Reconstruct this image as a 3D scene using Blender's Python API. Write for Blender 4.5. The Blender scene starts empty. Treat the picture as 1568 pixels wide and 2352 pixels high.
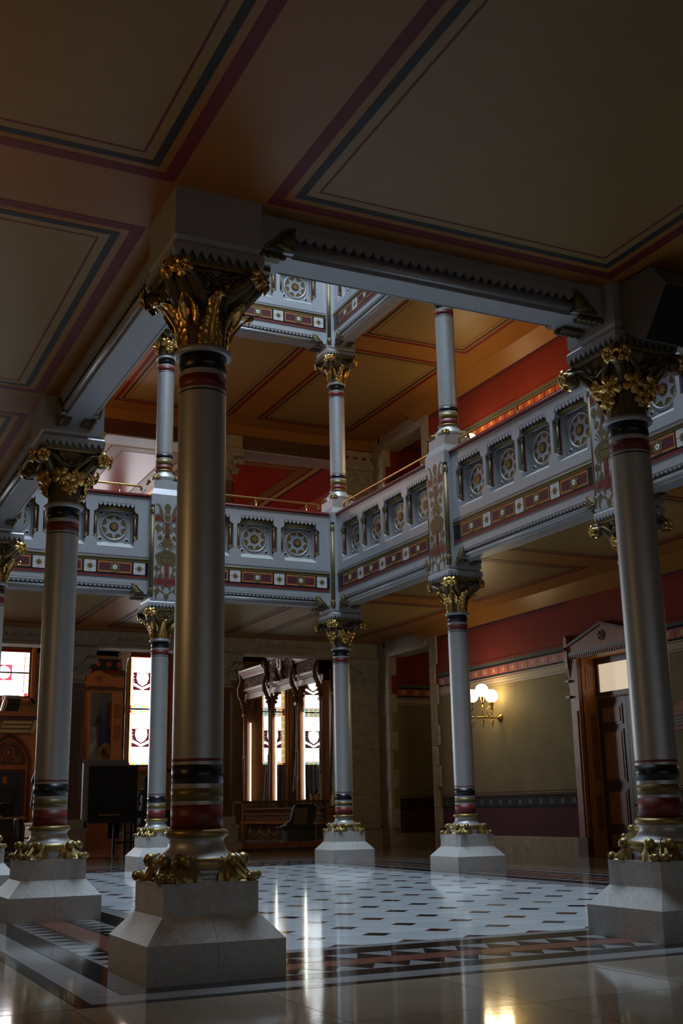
import bpy, math, random
from mathutils import Vector, Matrix
random.seed(7)
S = bpy.context.scene
COL = S.collection
PI = math.pi
sin, cos = math.sin, math.cos

# ------------------------------------------------------------------ camera
YB_ = -11.0
GA, GB = 4.3817, 5.2505          # column spacing along X and Y
cam_d = bpy.data.cameras.new('camera')
cam_d.sensor_fit = 'VERTICAL'
cam_d.sensor_height = 36.0
cam_d.lens = 2623.65 / 2352 * 36.0
cam_d.clip_end = 200
cam = bpy.data.objects.new('camera', cam_d)
COL.objects.link(cam)
_pi, _ro, _ya = 0.2545, -0.0180, 0.4497
_fw = Vector((sin(_ya) * cos(_pi), cos(_ya) * cos(_pi), sin(_pi)))
_rt = Vector((cos(_ya), -sin(_ya), 0))
_up = _rt.cross(_fw)
_r2 = cos(_ro) * _rt + sin(_ro) * _up
_u2 = -sin(_ro) * _rt + cos(_ro) * _up
cam.matrix_world = Matrix(((_r2.x, _u2.x, -_fw.x, -2.8109), (_r2.y, _u2.y, -_fw.y, -8.3896), (_r2.z, _u2.z, -_fw.z, 1.125), (0, 0, 0, 1)))
S.camera = cam

# ------------------------------------------------------------------ world, lights, exposure
S.view_settings.view_transform = 'Standard'
S.view_settings.look = 'None'
S.view_settings.gamma = 1.0
S.view_settings.use_curve_mapping = False
S.view_settings.exposure = 0.0
W = bpy.data.worlds.new('world')
S.world = W
W.use_nodes = True
W.node_tree.nodes['Background'].inputs[0].default_value = (0.55, 0.7, 1.0, 1)
W.node_tree.nodes['Background'].inputs[1].default_value = 0.05


def area(name, loc, rot, sx, sy, power, color):
    l = bpy.data.lights.new(name, 'AREA')
    l.shape = 'RECTANGLE'
    l.size, l.size_y, l.energy, l.color = sx, sy, power, color
    o = bpy.data.objects.new(name, l)
    o.location, o.rotation_euler = loc, rot
    COL.objects.link(o)
    return o


def lamp(name, loc, power, color, radius=0.15):
    l = bpy.data.lights.new(name, 'POINT')
    l.energy, l.color, l.shadow_soft_size = power, color, radius
    o = bpy.data.objects.new(name, l)
    o.location = loc
    COL.objects.link(o)
    return o


SKY_P, WIN_E, GLOBE_E = 5600.0, 6.5, 16.0
# skylight over the atrium well
area('skylight_daylight', (4.4, 8.0, 25.0), (0, 0, 0), 8.0, 15.0, SKY_P, (0.66, 0.83, 1.0))
# fill lights added to brighten both storeys of the far hall, out of view
area('hall_fill_light', (-1.0, 31.0, 4.6), (-PI / 2, 0, 0), 5.0, 3.6, 900, (0.86, 0.93, 1.0))
area('upper_hall_fill_light', (-2.5, 29.0, 10.0), (0, -PI / 2, 0), 3.0, 6.0, 420, (0.92, 0.93, 1.0))
# cool fill added behind the camera, tilted down onto floor and plinths
area('front_fill_light', (2.5, YB_ + .2, 1.9), (PI / 2 - .5, 0, 0), 9.0, 3.0, 60, (0.82, 0.9, 1.0))
# gas-style wall lamps of the aisles outside the frame
lamp('aisle_lamp_glow', (-4.4, -.5, 3.7), 50, (1.0, 0.62, 0.25))
lamp('aisle_lamp_glow', (-4.3, 9.0, 3.7), 14, (1.0, 0.62, 0.25))
lamp('aisle_lamp_glow', (13.0, 5.0, 3.7), 16, (1.0, 0.66, 0.28))
lamp('upper_aisle_lamp_glow', (12.2, 14.0, 10.3), 75, (1.0, 0.62, 0.2))
lamp('upper_aisle_lamp_glow', (12.6, 7.0, 10.5), 50, (1.0, 0.62, 0.2))
lamp('upper_aisle_lamp_glow', (3.0, 20.0, 10.2), 95, (1.0, 0.52, 0.2))
lamp('passage_fill_light', (17.0, 20.5, 4.6), 16, (1.0, 0.7, 0.34))  # warm fill added to brighten the dark passage, no fixture here
lamp('passage_fill_light', (17.0, 20.5, 11.0), 16, (1.0, 0.7, 0.34))  # same added fill for the upper passage

# ------------------------------------------------------------------ materials
MATS = {}


def mat(name, col, rough=0.5, metal=0.0, var=0.0, vs=6.0, bump=0.0, bs=60.0, spec=0.5, emit=None, es=0.0, stretch=None, coat=0.0):
    if name in MATS:
        return MATS[name]
    m = bpy.data.materials.new(name)
    m.use_nodes = True
    nt = m.node_tree
    b = nt.nodes['Principled BSDF']
    b.inputs['Base Color'].default_value = (*col, 1)
    b.inputs['Roughness'].default_value = rough
    b.inputs['Metallic'].default_value = metal
    b.inputs['Specular IOR Level'].default_value = spec
    b.inputs['Coat Weight'].default_value = coat
    b.inputs['Coat Roughness'].default_value = 0.08
    if emit:
        b.inputs['Emission Color'].default_value = (*emit, 1)
        b.inputs['Emission Strength'].default_value = es
    if var or bump:
        tc = nt.nodes.new('ShaderNodeTexCoord')
        mp = nt.nodes.new('ShaderNodeMapping')
        nt.links.new(tc.outputs['Object'], mp.inputs[0])
        if stretch:
            mp.inputs['Scale'].default_value = stretch
    if var:
        n = nt.nodes.new('ShaderNodeTexNoise')
        n.inputs['Scale'].default_value = vs
        n.inputs['Detail'].default_value = 6
        n.inputs['Roughness'].default_value = 0.65
        nt.links.new(mp.outputs[0], n.inputs['Vector'])
        r = nt.nodes.new('ShaderNodeValToRGB')
        lo = [max(0, c * (1 - var)) for c in col]
        hi = [min(1, c * (1 + var)) for c in col]
        r.color_ramp.elements[0].color = (*lo, 1)
        r.color_ramp.elements[1].color = (*hi, 1)
        r.color_ramp.elements[0].position = 0.3
        r.color_ramp.elements[1].position = 0.7
        nt.links.new(n.outputs['Fac'], r.inputs[0])
        nt.links.new(r.outputs[0], b.inputs['Base Color'])
    if bump:
        n2 = nt.nodes.new('ShaderNodeTexNoise')
        n2.inputs['Scale'].default_value = bs
        n2.inputs['Detail'].default_value = 3
        nt.links.new(mp.outputs[0], n2.inputs['Vector'])
        bp = nt.nodes.new('ShaderNodeBump')
        bp.inputs['Strength'].default_value = bump
        bp.inputs['Distance'].default_value = 0.01
        nt.links.new(n2.outputs['Fac'], bp.inputs['Height'])
        nt.links.new(bp.outputs[0], b.inputs['Normal'])
    MATS[name] = m
    return m


SILVER = mat('aluminium_paint', (0.39, 0.39, 0.405), 0.44, 0.42, 0.07, 9, 0.12, 180)
SHAFT = mat('aluminium_shaft_paint', (0.42, 0.418, 0.415), 0.42, 0.5, 0.05, 9, 0.08, 220)
SILVERD = mat('dark_silver_paint', (0.22, 0.215, 0.21), 0.45, 0.5, 0.08, 9)
BLACK = mat('black_paint', (0.006, 0.007, 0.009), 0.32)
RED = mat('dark_red_paint', (0.15, 0.014, 0.013), 0.45, 0, 0.08)
OLIVE = mat('olive_gold_paint', (0.17, 0.125, 0.042), 0.42, 0.4, 0.12, 20)
ORANGE = mat('orange_ochre_paint', (0.36, 0.12, 0.025), 0.5, 0, 0.1)
GOLD = mat('gold_leaf', (0.66, 0.42, 0.125), 0.33, 1.0, 0.10, 30, 0.06, 40)
BRONZE = mat('antique_bronze_paint', (0.125, 0.085, 0.045), 0.42, 0.6, 0.25, 14, 0.2, 50)
OLDGOLD = mat('old_gold_paint', (0.31, 0.22, 0.08), 0.40, 0.8, 0.22, 16, 0.15, 60)
TUBEG = mat('dull_olive_gilt', (0.15, 0.112, 0.045), 0.48, 0.45, 0.2, 16, 0.1, 60)
BRASS = mat('polished_brass', (0.60, 0.37, 0.12), 0.27, 1.0)
STONE = mat('grey_plinth_stone', (0.45, 0.435, 0.41), 0.55, 0, 0.16, 24, 0.25, 90)
STONE2 = mat('brown_wall_stone', (0.37, 0.295, 0.21), 0.7, 0, 0.2, 5, 0.3, 40)
CARVED = mat('carved_grey_stone', (0.34, 0.29, 0.22), 0.7, 0, 0.2, 12, 0.5, 40)
GRANITE = mat('polished_brown_granite', (0.14, 0.065, 0.04), 0.12, 0, 0.5, 60, 0, 60, 0.6)
MARBLE = [mat('white_marble_' + str(i), c, 0.08, 0, 0.10, 2.2, 0.05, 4.0) for i, c in enumerate([(0.60, 0.645, 0.68), (0.56, 0.61, 0.65), (0.63, 0.67, 0.70)])]
INSETS = [mat('inset_' + n, c, 0.09, 0, 0.2, 20) for n, c in (('black', (0.012, 0.012, 0.014)), ('maroon', (0.07, 0.018, 0.016)), ('brown', (0.12, 0.055, 0.03)), ('tan', (0.26, 0.2, 0.14)), ('slate', (0.09, 0.09, 0.1)))]
FGREY = mat('grey_floor_marble', (0.27, 0.275, 0.28), 0.09, 0, 0.15, 3, 0.03, 4)
FBLACK = mat('black_floor_marble', (0.014, 0.014, 0.016), 0.08, 0, 0.3, 8)
FRED = mat('red_floor_marble', (0.20, 0.075, 0.055), 0.09, 0, 0.2, 5)
FTAN = [mat('tan_floor_slab_' + str(i), c, 0.07, 0, 0.15, 1.6, 0.05, 3.0) for i, c in enumerate([(0.29, 0.235, 0.175), (0.265, 0.215, 0.158), (0.315, 0.255, 0.195)])]
GROUT = mat('dark_floor_joint', (0.05, 0.045, 0.04), 0.6)
CREAM = mat('cream_ceiling_paint', (0.275, 0.172, 0.062), 0.38, 0, 0.05, 3, 0.05, 14, spec=0.22)
CORANGE = mat('orange_ceiling_paint', (0.30, 0.128, 0.03), 0.38, 0, 0.05, 3, 0.05, 14, spec=0.22)
CSTRIPE = mat('maroon_ceiling_stripe', (0.15, 0.018, 0.02), 0.5, spec=0.2)
CGREY = mat('charcoal_ceiling_stripe', (0.035, 0.03, 0.028), 0.5, spec=0.2)
WRED = mat('red_wall_paint', (0.25, 0.028, 0.011), 0.7, 0, 0.08, 4, spec=0.25)
WOCHRE = mat('ochre_wall_paint', (0.24, 0.185, 0.085), 0.7, 0, 0.14, 1.5, spec=0.25)
WCREAM = mat('cream_stencil_paint', (0.45, 0.34, 0.2), 0.55)
WDADO = mat('maroon_dado_paint', (0.10, 0.022, 0.03), 0.7, 0, 0.1, 3, spec=0.2)
BLACKW = mat('black_wall_line_paint', (0.006, 0.007, 0.009), 0.7, spec=0.2)
WGREEN = mat('grey_green_band_paint', (0.10, 0.115, 0.09), 0.7, spec=0.2)
WTEAL = mat('dark_teal_tile_paint', (0.022, 0.036, 0.04), 0.7, spec=0.2)
WTILE = mat('orange_red_frieze_paint', (0.42, 0.075, 0.025), 0.5)
WGOLD = mat('yellow_stencil_paint', (0.55, 0.36, 0.08), 0.5)
WOOD = mat('red_oak_wood', (0.31, 0.098, 0.028), 0.38, 0, 0.35, 3.5, 0.1, 12, 0.5, stretch=(9, 9, 0.8))
WOODL = mat('golden_oak_wood', (0.50, 0.19, 0.045), 0.38, 0, 0.3, 3.5, 0.1, 12, 0.5, stretch=(9, 9, 0.8))
WOODD = mat('dark_walnut_wood', (0.09, 0.032, 0.015), 0.35, 0, 0.35, 3.5, 0.1, 12, 0.5, stretch=(9, 9, 0.8))
PALEWOOD = mat('window_lit_carved_wood', (0.34, 0.22, 0.185), 0.3, 0, 0.15, 6)  # paler than the oak: window light on the carving put into the colour
CAPWHITE = mat('white_stone', (0.6, 0.56, 0.5), 0.6)
BBLACK = mat('matt_black', (0.004, 0.004, 0.005), 0.65)
BGREY = mat('grey_board', (0.22, 0.2, 0.19), 0.55)
BRONZED = mat('dark_statue_bronze', (0.02, 0.02, 0.022), 0.35, 0.7)
FBLUE = mat('navy_flag_cloth', (0.05, 0.075, 0.36), 0.8)
FMUTE = mat('grey_flag_cloth', (0.22, 0.21, 0.29), 0.8)
FDARK = mat('faded_dark_flag_cloth', (0.06, 0.052, 0.055), 0.8, 0, 0.4, 8)
FREDC = mat('red_flag_cloth', (0.16, 0.03, 0.02), 0.8, 0, 0.3, 8)
FRINGE = mat('gold_fringe', (0.45, 0.34, 0.13), 0.7, 0, 0.3, 60, 0.5, 90)
TUBE_L = mat('lit_light_strip', (0.8, 0.9, 0.85), 0.4, emit=(0.88, 1.0, 0.92), es=9.0)
GLOBE = mat('lit_globe_glass', (1, 0.9, 0.7), 0.3, emit=(1.0, 0.78, 0.42), es=GLOBE_E)
TRANSOM = mat('lit_transom_glass', (0.7, 0.6, 0.45), 0.4, emit=(1.0, 0.80, 0.55), es=0.55)
GW = mat('lit_white_glass', (0.8, 0.85, 0.9), 0.3, emit=(0.93, 0.97, 1.0), es=WIN_E)
GR = mat('lit_red_glass', (0.5, 0.02, 0.03), 0.3, emit=(0.8, 0.06, 0.05), es=0.9)
GP = mat('lit_pink_glass', (0.6, 0.1, 0.2), 0.3, emit=(0.85, 0.10, 0.17), es=1.1)
GY = mat('lit_amber_glass', (0.7, 0.4, 0.05), 0.3, emit=(1.0, 0.60, 0.14), es=2.4)
GC = mat('lit_pale_green_glass', (0.4, 0.8, 0.7), 0.3, emit=(0.45, 1.0, 0.8), es=1.5)
GM = mat('dark_maroon_glass', (0.1, 0.01, 0.02), 0.3, emit=(0.25, 0.02, 0.035), es=0.6)
GW2 = mat('sheen_source_glass', (0.8, 0.85, 0.9), 0.3, emit=(0.93, 0.95, 1.0), es=2.6)
LEAD = mat('lead_came', (0.03, 0.04, 0.04), 0.5)


def glassmat():
    m = bpy.data.materials.new('case_glass')
    m.use_nodes = True
    nt = m.node_tree
    nt.nodes.remove(nt.nodes['Principled BSDF'])
    out = nt.nodes['Material Output']
    t = nt.nodes.new('ShaderNodeBsdfTransparent')
    t.inputs[0].default_value = (0.93, 0.96, 0.94, 1)
    g = nt.nodes.new('ShaderNodeBsdfGlossy')
    g.inputs['Roughness'].default_value = 0.0
    lw = nt.nodes.new('ShaderNodeLayerWeight')
    pw = nt.nodes.new('ShaderNodeMath')
    pw.operation = 'POWER'
    pw.inputs[1].default_value = 4.0
    nt.links.new(lw.outputs['Facing'], pw.inputs[0])
    m2 = nt.nodes.new('ShaderNodeMath')
    m2.operation = 'MULTIPLY_ADD'
    m2.inputs[1].default_value = 0.95
    m2.inputs[2].default_value = 0.045
    nt.links.new(pw.outputs[0], m2.inputs[0])
    mx = nt.nodes.new('ShaderNodeMixShader')
    nt.links.new(m2.outputs[0], mx.inputs[0])
    nt.links.new(t.outputs[0], mx.inputs[1])
    nt.links.new(g.outputs[0], mx.inputs[2])
    nt.links.new(mx.outputs[0], out.inputs[0])
    return m


GLASS = glassmat()


# ------------------------------------------------------------------ mesh builder
class M:
    def __init__(self):
        self.v, self.f, self.mi, self.sm, self.mats = [], [], [], [], []

    def _m(self, m):
        if m not in self.mats:
            self.mats.append(m)
        return self.mats.index(m)

    def face(self, pts, m, smooth=False):
        n = len(self.v)
        self.v += [tuple(p) for p in pts]
        self.f.append(tuple(range(n, n + len(pts))))
        self.mi.append(self._m(m))
        self.sm.append(smooth)

    def add(self, vs, fs, m, smooth=False):
        n = len(self.v)
        self.v += [tuple(p) for p in vs]
        k = self._m(m)
        for f in fs:
            self.f.append(tuple(i + n for i in f))
            self.mi.append(k)
            self.sm.append(smooth)

    def box(self, x0, x1, y0, y1, z0, z1, m):
        v = [(x0, y0, z0), (x1, y0, z0), (x1, y1, z0), (x0, y1, z0), (x0, y0, z1), (x1, y0, z1), (x1, y1, z1), (x0, y1, z1)]
        self.add(v, [(0, 3, 2, 1), (4, 5, 6, 7), (0, 1, 5, 4), (1, 2, 6, 5), (2, 3, 7, 6), (3, 0, 4, 7)], m)

    def frus(self, h0, h1, z0, z1, m, cx=0, cy=0):
        v = [(cx + a * h, cy + b * h, z) for h, z in ((h0, z0), (h1, z1)) for a, b in ((-1, -1), (1, -1), (1, 1), (-1, 1))]
        self.add(v, [(0, 3, 2, 1), (4, 5, 6, 7), (0, 1, 5, 4), (1, 2, 6, 5), (2, 3, 7, 6), (3, 0, 4, 7)], m)

    def prism(self, pts, ax, d0, d1, m):
        """polygon pts (p,q) extruded along axis ax from d0 to d1; 'y': (x,z), 'x': (y,z), 'z': (x,y)"""
        def at(p, d):
            return (p[0], d, p[1]) if ax == 'y' else (d, p[0], p[1]) if ax == 'x' else (p[0], p[1], d)
        n = len(pts)
        a = sum(pts[i][0] * pts[(i + 1) % n][1] - pts[(i + 1) % n][0] * pts[i][1] for i in range(n))
        if a < 0:
            pts = pts[::-1]
        v = [at(p, d0) for p in pts] + [at(p, d1) for p in pts]
        fl = ax == 'y'
        fs = [tuple(range(n)) if fl else tuple(range(n))[::-1], tuple(range(n, 2 * n))[::-1] if fl else tuple(range(n, 2 * n))]
        for i in range(n):
            j = (i + 1) % n
            fs.append((j, i, n + i, n + j) if fl else (i, j, n + j, n + i))
        self.add(v, fs, m)

    def lathe(self, prof, m, n=24, cx=0, cy=0, a0=0, a1=2 * PI, smooth=True, flute=None):
        full = abs(a1 - a0 - 2 * PI) < 1e-6
        k = n if full else n + 1
        v = []
        for r, z in prof:
            for i in range(k):
                t = a0 + (a1 - a0) * i / n
                rr = r * (1 + flute[1] * cos(flute[0] * t)) if flute else r
                v.append((cx + rr * cos(t), cy + rr * sin(t), z))
        fs = []
        for j in range(len(prof) - 1):
            for i in range(n):
                i2 = (i + 1) % k
                fs.append((j * k + i, (j + 1) * k + i, (j + 1) * k + i2, j * k + i2))
        if prof[0][1] > prof[-1][1]:
            fs = [f[::-1] for f in fs]
        fs = [f[::-1] for f in fs]
        self.add(v, fs, m, smooth)

    def tube(self, path, r, m, n=8, smooth=True, caps=True):
        path = [Vector(p) for p in path]
        v, fs = [], []
        ref = None
        for i, p in enumerate(path):
            t = (path[min(i + 1, len(path) - 1)] - path[max(i - 1, 0)]).normalized()
            if ref is None:
                ref = Vector((0, 0, 1)) if abs(t.z) < 0.9 else Vector((1, 0, 0))
            s = t.cross(ref).normalized()
            u = s.cross(t).normalized()
            ref = u
            rr = r[i] if isinstance(r, (list, tuple)) else r
            for k in range(n):
                a = 2 * PI * k / n
                v.append(p + s * (rr * cos(a)) + u * (rr * sin(a)))
        for i in range(len(path) - 1):
            for k in range(n):
                k2 = (k + 1) % n
                fs.append((i * n + k, i * n + k2, (i + 1) * n + k2, (i + 1) * n + k))
        if caps:
            fs.append(tuple(range(n))[::-1])
            fs.append(tuple(range((len(path) - 1) * n, len(path) * n)))
        self.add(v, fs, m, smooth)

    def ball(self, c, r, m, nu=12, nv=8, sc=(1, 1, 1)):
        v, fs = [], []
        for j in range(nv + 1):
            ph = PI * j / nv
            for i in range(nu):
                t = 2 * PI * i / nu
                v.append((c[0] + r * sc[0] * sin(ph) * cos(t), c[1] + r * sc[1] * sin(ph) * sin(t), c[2] + r * sc[2] * cos(ph)))
        for j in range(nv):
            for i in range(nu):
                i2 = (i + 1) % nu
                fs.append((j * nu + i, (j + 1) * nu + i, (j + 1) * nu + i2, j * nu + i2))
        self.add(v, fs, m, True)

    def ring(self, c, R, r, m, ax='y', n=28, k=8):
        pts = []
        for i in range(n + 1):
            a = 2 * PI * i / n
            p = (R * cos(a), R * sin(a))
            pts.append((c[0] + p[0], c[1], c[2] + p[1]) if ax == 'y' else (c[0], c[1] + p[0], c[2] + p[1]) if ax == 'x' else (c[0] + p[0], c[1] + p[1], c[2]))
        self.tube(pts, r, m, k, True, False)

    def grid(self, fn, nu, nv, m, smooth=True):
        v = [fn(i / nu, j / nv) for j in range(nv + 1) for i in range(nu + 1)]
        fs = [(j * (nu + 1) + i, j * (nu + 1) + i + 1, (j + 1) * (nu + 1) + i + 1, (j + 1) * (nu + 1) + i) for j in range(nv) for i in range(nu)]
        self.add(v, fs, m, smooth)

    def teeth(self, x0, x1, zt, zb, y0, y1, n, m, kind='tri'):
        """hanging serrated strip between x0..x1, top zt, tips zb, between y0 and y1"""
        w = (x1 - x0) / n
        for i in range(n):
            a = x0 + i * w
            if kind == 'tri':
                p = [(a, zt), (a + w / 2, zb), (a + w, zt)]
            else:
                d = zt - zb
                p = [(a, zt), (a + w * 0.08, zt - d * .45), (a + w * .3, zt - d * .78), (a + w * .5, zb), (a + w * .7, zt - d * .78), (a + w * .92, zt - d * .45), (a + w, zt)]
            self.prism(p, 'y', y0, y1, m)

    def mesh(self, name):
        me = bpy.data.meshes.new(name)
        me.from_pydata(self.v, [], self.f)
        for mm in self.mats:
            me.materials.append(mm)
        me.polygons.foreach_set('material_index', self.mi)
        me.polygons.foreach_set('use_smooth', self.sm)
        me.update()
        return me


def O(name, me, parent=None, loc=(0, 0, 0), rz=0.0, rot=None, sc=None):
    if isinstance(me, M):
        me = me.mesh(name)
    o = bpy.data.objects.new(name, me)
    COL.objects.link(o)
    o.location = loc
    o.rotation_euler = rot if rot else (0, 0, rz)
    if sc:
        o.scale = sc
    if parent:
        o.parent = parent
    return o


def T(name, label, cat, loc=(0, 0, 0), rz=0.0, group=None, me=None):
    o = O(name, me, None, loc, rz)
    o['label'], o['category'], o['kind'] = label, cat, 'thing'
    if group:
        o['group'] = group
    return o


def ST(name, me, loc=(0, 0, 0), rz=0.0):
    o = O(name, me, None, loc, rz)
    o['kind'] = 'structure'
    return o


def stuff(o):
    o['kind'] = 'stuff'
    return o


def copy_tree(src, loc, rz, label):
    c = src.copy()
    COL.objects.link(c)
    c.location, c.rotation_euler = loc, (0, 0, rz)
    c['label'] = label
    for ch in list(src.children):
        k = ch.copy()
        COL.objects.link(k)
        k.parent = c
        for g in list(ch.children):
            q = g.copy()
            COL.objects.link(q)
            q.parent = k
    return c


ZC, SH = 6.04, 6.58      # lower ceiling height, storey height
XW, YF, XL, YB = 13.5, 23.0, -4.9, -11.0
X2, Y3 = 2 * GA, 3 * GB


def vine_leaf(q, rad=.122, mt=None, lobes=5):
    mt = mt or GOLD
    n, rings = 40, 5
    v = [(0, -.012, 0)]
    for j in range(1, rings + 1):
        t = j / rings
        for i in range(n):
            a = 2 * PI * i / n + PI / 2
            lob = abs(cos(lobes * (a - PI / 2) / 2))
            r = rad * (.60 + .40 * lob ** .55) * (1 + .06 * cos(lobes * 3 * (a - PI / 2)))
            rr = r * t
            vein = .010 * (lob ** 6) * (1 - t) + .0
            y = -.012 - .024 * sin(t * PI * .9) * (.4 + .6 * lob) + .018 * t * t - vein
            v.append((rr * cos(a), y, rr * sin(a)))
    fs = [(0, 1 + (i + 1) % n, 1 + i) for i in range(n)]
    for j in range(rings - 1):
        for i in range(n):
            a, b = 1 + j * n + i, 1 + j * n + (i + 1) % n
            fs.append((a, b, b + n, a + n))
    q.add(v, fs, mt, True)
    for k in range(lobes):
        a = PI / 2 + 2 * PI * k / lobes
        q.tube([(0, -.034, 0), (rad * .45 * cos(a), -.046, rad * .45 * sin(a)), (rad * .85 * cos(a), -.014, rad * .85 * sin(a))], [.008, .006, .002], mt, 5)




# ================================================================== THE SETTING
# ---- floor: marble field of clipped squares with dark insets, framed by borders, slabs outside
m = M()
m.box(XL - 1, 20, YB - 1, 33, -0.3, -0.007, GROUT)
floor = ST('floor', m)
floor['label'] = 'polished marble floor with a white field, dark insets and banded borders'


def plate(name, x0, x1, y0, y1, mt, z=0.0, g=0.003):
    q = M()
    q.box(x0 + g, x1 - g, y0 + g, y1 - g, -0.0068, z, mt)
    return O(name, q, floor)


def rring(name, r0, r1, mt):
    """rectangular frame between outer rect r0 and inner rect r1"""
    (a0, a1, b0, b1), (c0, c1, d0, d1) = r0, r1
    plate(name, a0, a1, b0, d0, mt)
    plate(name, a0, a1, d1, b1, mt)
    plate(name, a0, c0, d0, d1, mt)
    plate(name, c1, a1, d0, d1, mt)


def off(d):
    return (d, X2 - d, d, Y3 - d)


FX0, FPX, NX = 0.97, 0.662, 10
FY0, FPY, NY = 0.91, 0.69, 20
h = 0.15
octs = []
for mt in MARBLE:
    q = M()
    hx, hy, g = FPX / 2, FPY / 2, 0.003
    k = h + g
    p = [(-hx + k, -hy + g), (hx - k, -hy + g), (hx - g, -hy + k), (hx - g, hy - k), (hx - k, hy - g), (-hx + k, hy - g), (-hx + g, hy - k), (-hx + g, -hy + k)]
    q.prism(p, 'z', -0.0068, 0.0, mt)
    octs.append(q.mesh('octagon_tile'))
dots = []
for mt in INSETS:
    q = M()
    q.prism([(-h + .003, 0), (0, -h + .003), (h - .003, 0), (0, h - .003)], 'z', -0.0068, 0.0, mt)
    dots.append(q.mesh('inset_tile'))
for i in range(NX):
    for j in range(NY):
        O('octagon_tile', random.choice(octs), floor, (FX0 + (i + .5) * FPX, FY0 + (j + .5) * FPY, random.uniform(-.0006, .0006)))
for i in range(1, NX):
    for j in range(1, NY):
        O('inset_tile', random.choices(dots, (4, 4, 3, 1, 2))[0], floor, (FX0 + i * FPX, FY0 + j * FPY, 0))
for i in range(1, NX):       # half insets along the edges of the field
    for y, s in ((FY0, 1), (FY0 + NY * FPY, -1)):
        q = M()
        q.prism([(-h, 0), (h, 0), (0, s * h)], 'z', -0.0068, 0.0, INSETS[i % 3])
        O('half_inset_tile', q, floor, (FX0 + i * FPX, y, 0))
frect = (FX0, FX0 + NX * FPX, FY0, FY0 + NY * FPY)
rring('border_strip', off(0.75), frect, FGREY)
rring('border_strip', off(0.42), off(0.75), FBLACK)
rring('border_strip', off(0.10), off(0.42), FGREY)
rring('border_strip', off(-0.20), off(0.10), FRED)
rring('border_strip', off(-0.47), off(-0.20), FGREY)
rring('border_strip', off(-0.72), off(-0.47), FBLACK)
rring('border_strip', off(-0.98), off(-0.72), FGREY)
rring('border_strip', off(-1.09), off(-0.98), FBLACK)


def tri_mesh(w, d):
    q = M()
    q.prism([(-w / 2, 0), (w / 2, 0), (0, d)], 'z', -0.004, 0.0012, FBLACK)
    return q.mesh('triangle_tile')


t_in, t_out = tri_mesh(.30, .30), tri_mesh(.30, .255)
rest = M()
for k in range(60):
    s = 0.6 + k * 0.302
    for (mesh_, d, sgn, dep) in ((t_in, 0.105, 1, .30), (t_out, -0.205, -1, .255)):
        if s < X2 - .6:
            if s < 5.4:
                O('triangle_tile', mesh_, floor, (s, d, 0), 0 if sgn > 0 else PI)
            else:
                rest.prism([(s - .15, d), (s + .15, d), (s, d + sgn * dep)], 'z', -.004, .0012, FBLACK)
            rest.prism([(s - .15, Y3 - d), (s + .15, Y3 - d), (s, Y3 - d - sgn * dep)], 'z', -.004, .0012, FBLACK)
        if s < Y3 - .6:
            if s < 6:
                O('triangle_tile', mesh_, floor, (d, s, 0), -PI / 2 if sgn > 0 else PI / 2)
            else:
                rest.prism([(d, s - .15), (d, s + .15), (d + sgn * dep, s)], 'z', -.004, .0012, FBLACK)
            rest.prism([(X2 - d, s - .15), (X2 - d, s + .15), (X2 - d - sgn * dep, s)], 'z', -.004, .0012, FBLACK)
stuff(O('far_triangle_tiles', rest, floor))
# slabs around the camera, bigger plates beyond
sl = [M() for _ in FTAN]
slm = []
for q, mt in zip(sl, FTAN):
    q.box(-.613, .613, -.613, .613, -.0068, 0, mt)
    slm.append(q.mesh('floor_slab'))
for i in range(10):
    for j in range(6):
        O('floor_slab', random.choice(slm), floor, (-4.2 + 1.232 * i, -1.09 - .62 - 1.232 * j, random.uniform(-.0008, .0008)))
plate('floor_slab', -5.9, -4.83, YB - 1, -1.09, FTAN[0])
plate('floor_slab', 7.5, 20, YB - 1, -1.09, FTAN[0])
plate('floor_slab', -4.83, 7.5, YB - 1, -8.49, FTAN[0])
for j in range(12):
    y0 = -1.09 + j * 1.5
    y1 = min(y0 + 1.5, Y3 + 1.09)
    if y1 - y0 > .1:
        for i in range(3):
            plate('floor_slab', -1.09 - 1.27 * (i + 1), -1.09 - 1.27 * i, y0, y1, FTAN[(i + j) % 3])
            plate('floor_slab', X2 + 1.09 + 1.22 * i, X2 + 1.09 + 1.22 * (i + 1), y0, y1, FTAN[(i + j + 1) % 3])
for i in range(8):
    for j in range(4):
        plate('floor_slab', XL + 2.3 * i, XL + 2.3 * (i + 1), Y3 + 1.09 + 1.55 * j, Y3 + 1.09 + 1.55 * (j + 1), FTAN[(i + 2 * j) % 3])
plate('floor_slab', XL, 20, Y3 + 1.09 + 6.2, 33, FRED)
plate('floor_slab', XW, 20, YB, Y3 + 1.09 + 6.2, FTAN[1])


# ---- ceilings (aisle soffits round the well) with painted borders
def ceil_at(z, name, north):
    q = M()
    e = .216
    for x0, x1, y0, y1 in ((XL, XW, YB, -e), (XL, -e, -e, Y3 + e), (X2 + e, XW, -e, Y3 + e), (XL, XW, Y3 + e, north)):
        q.box(x0, x1, y0, y1, z, z + .5, CORANGE)
    return ST(name, q)


ceil1 = ceil_at(ZC, 'ceiling', YF)
ceil2 = ceil_at(ZC + SH, 'ceiling_upper', YF)


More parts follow.
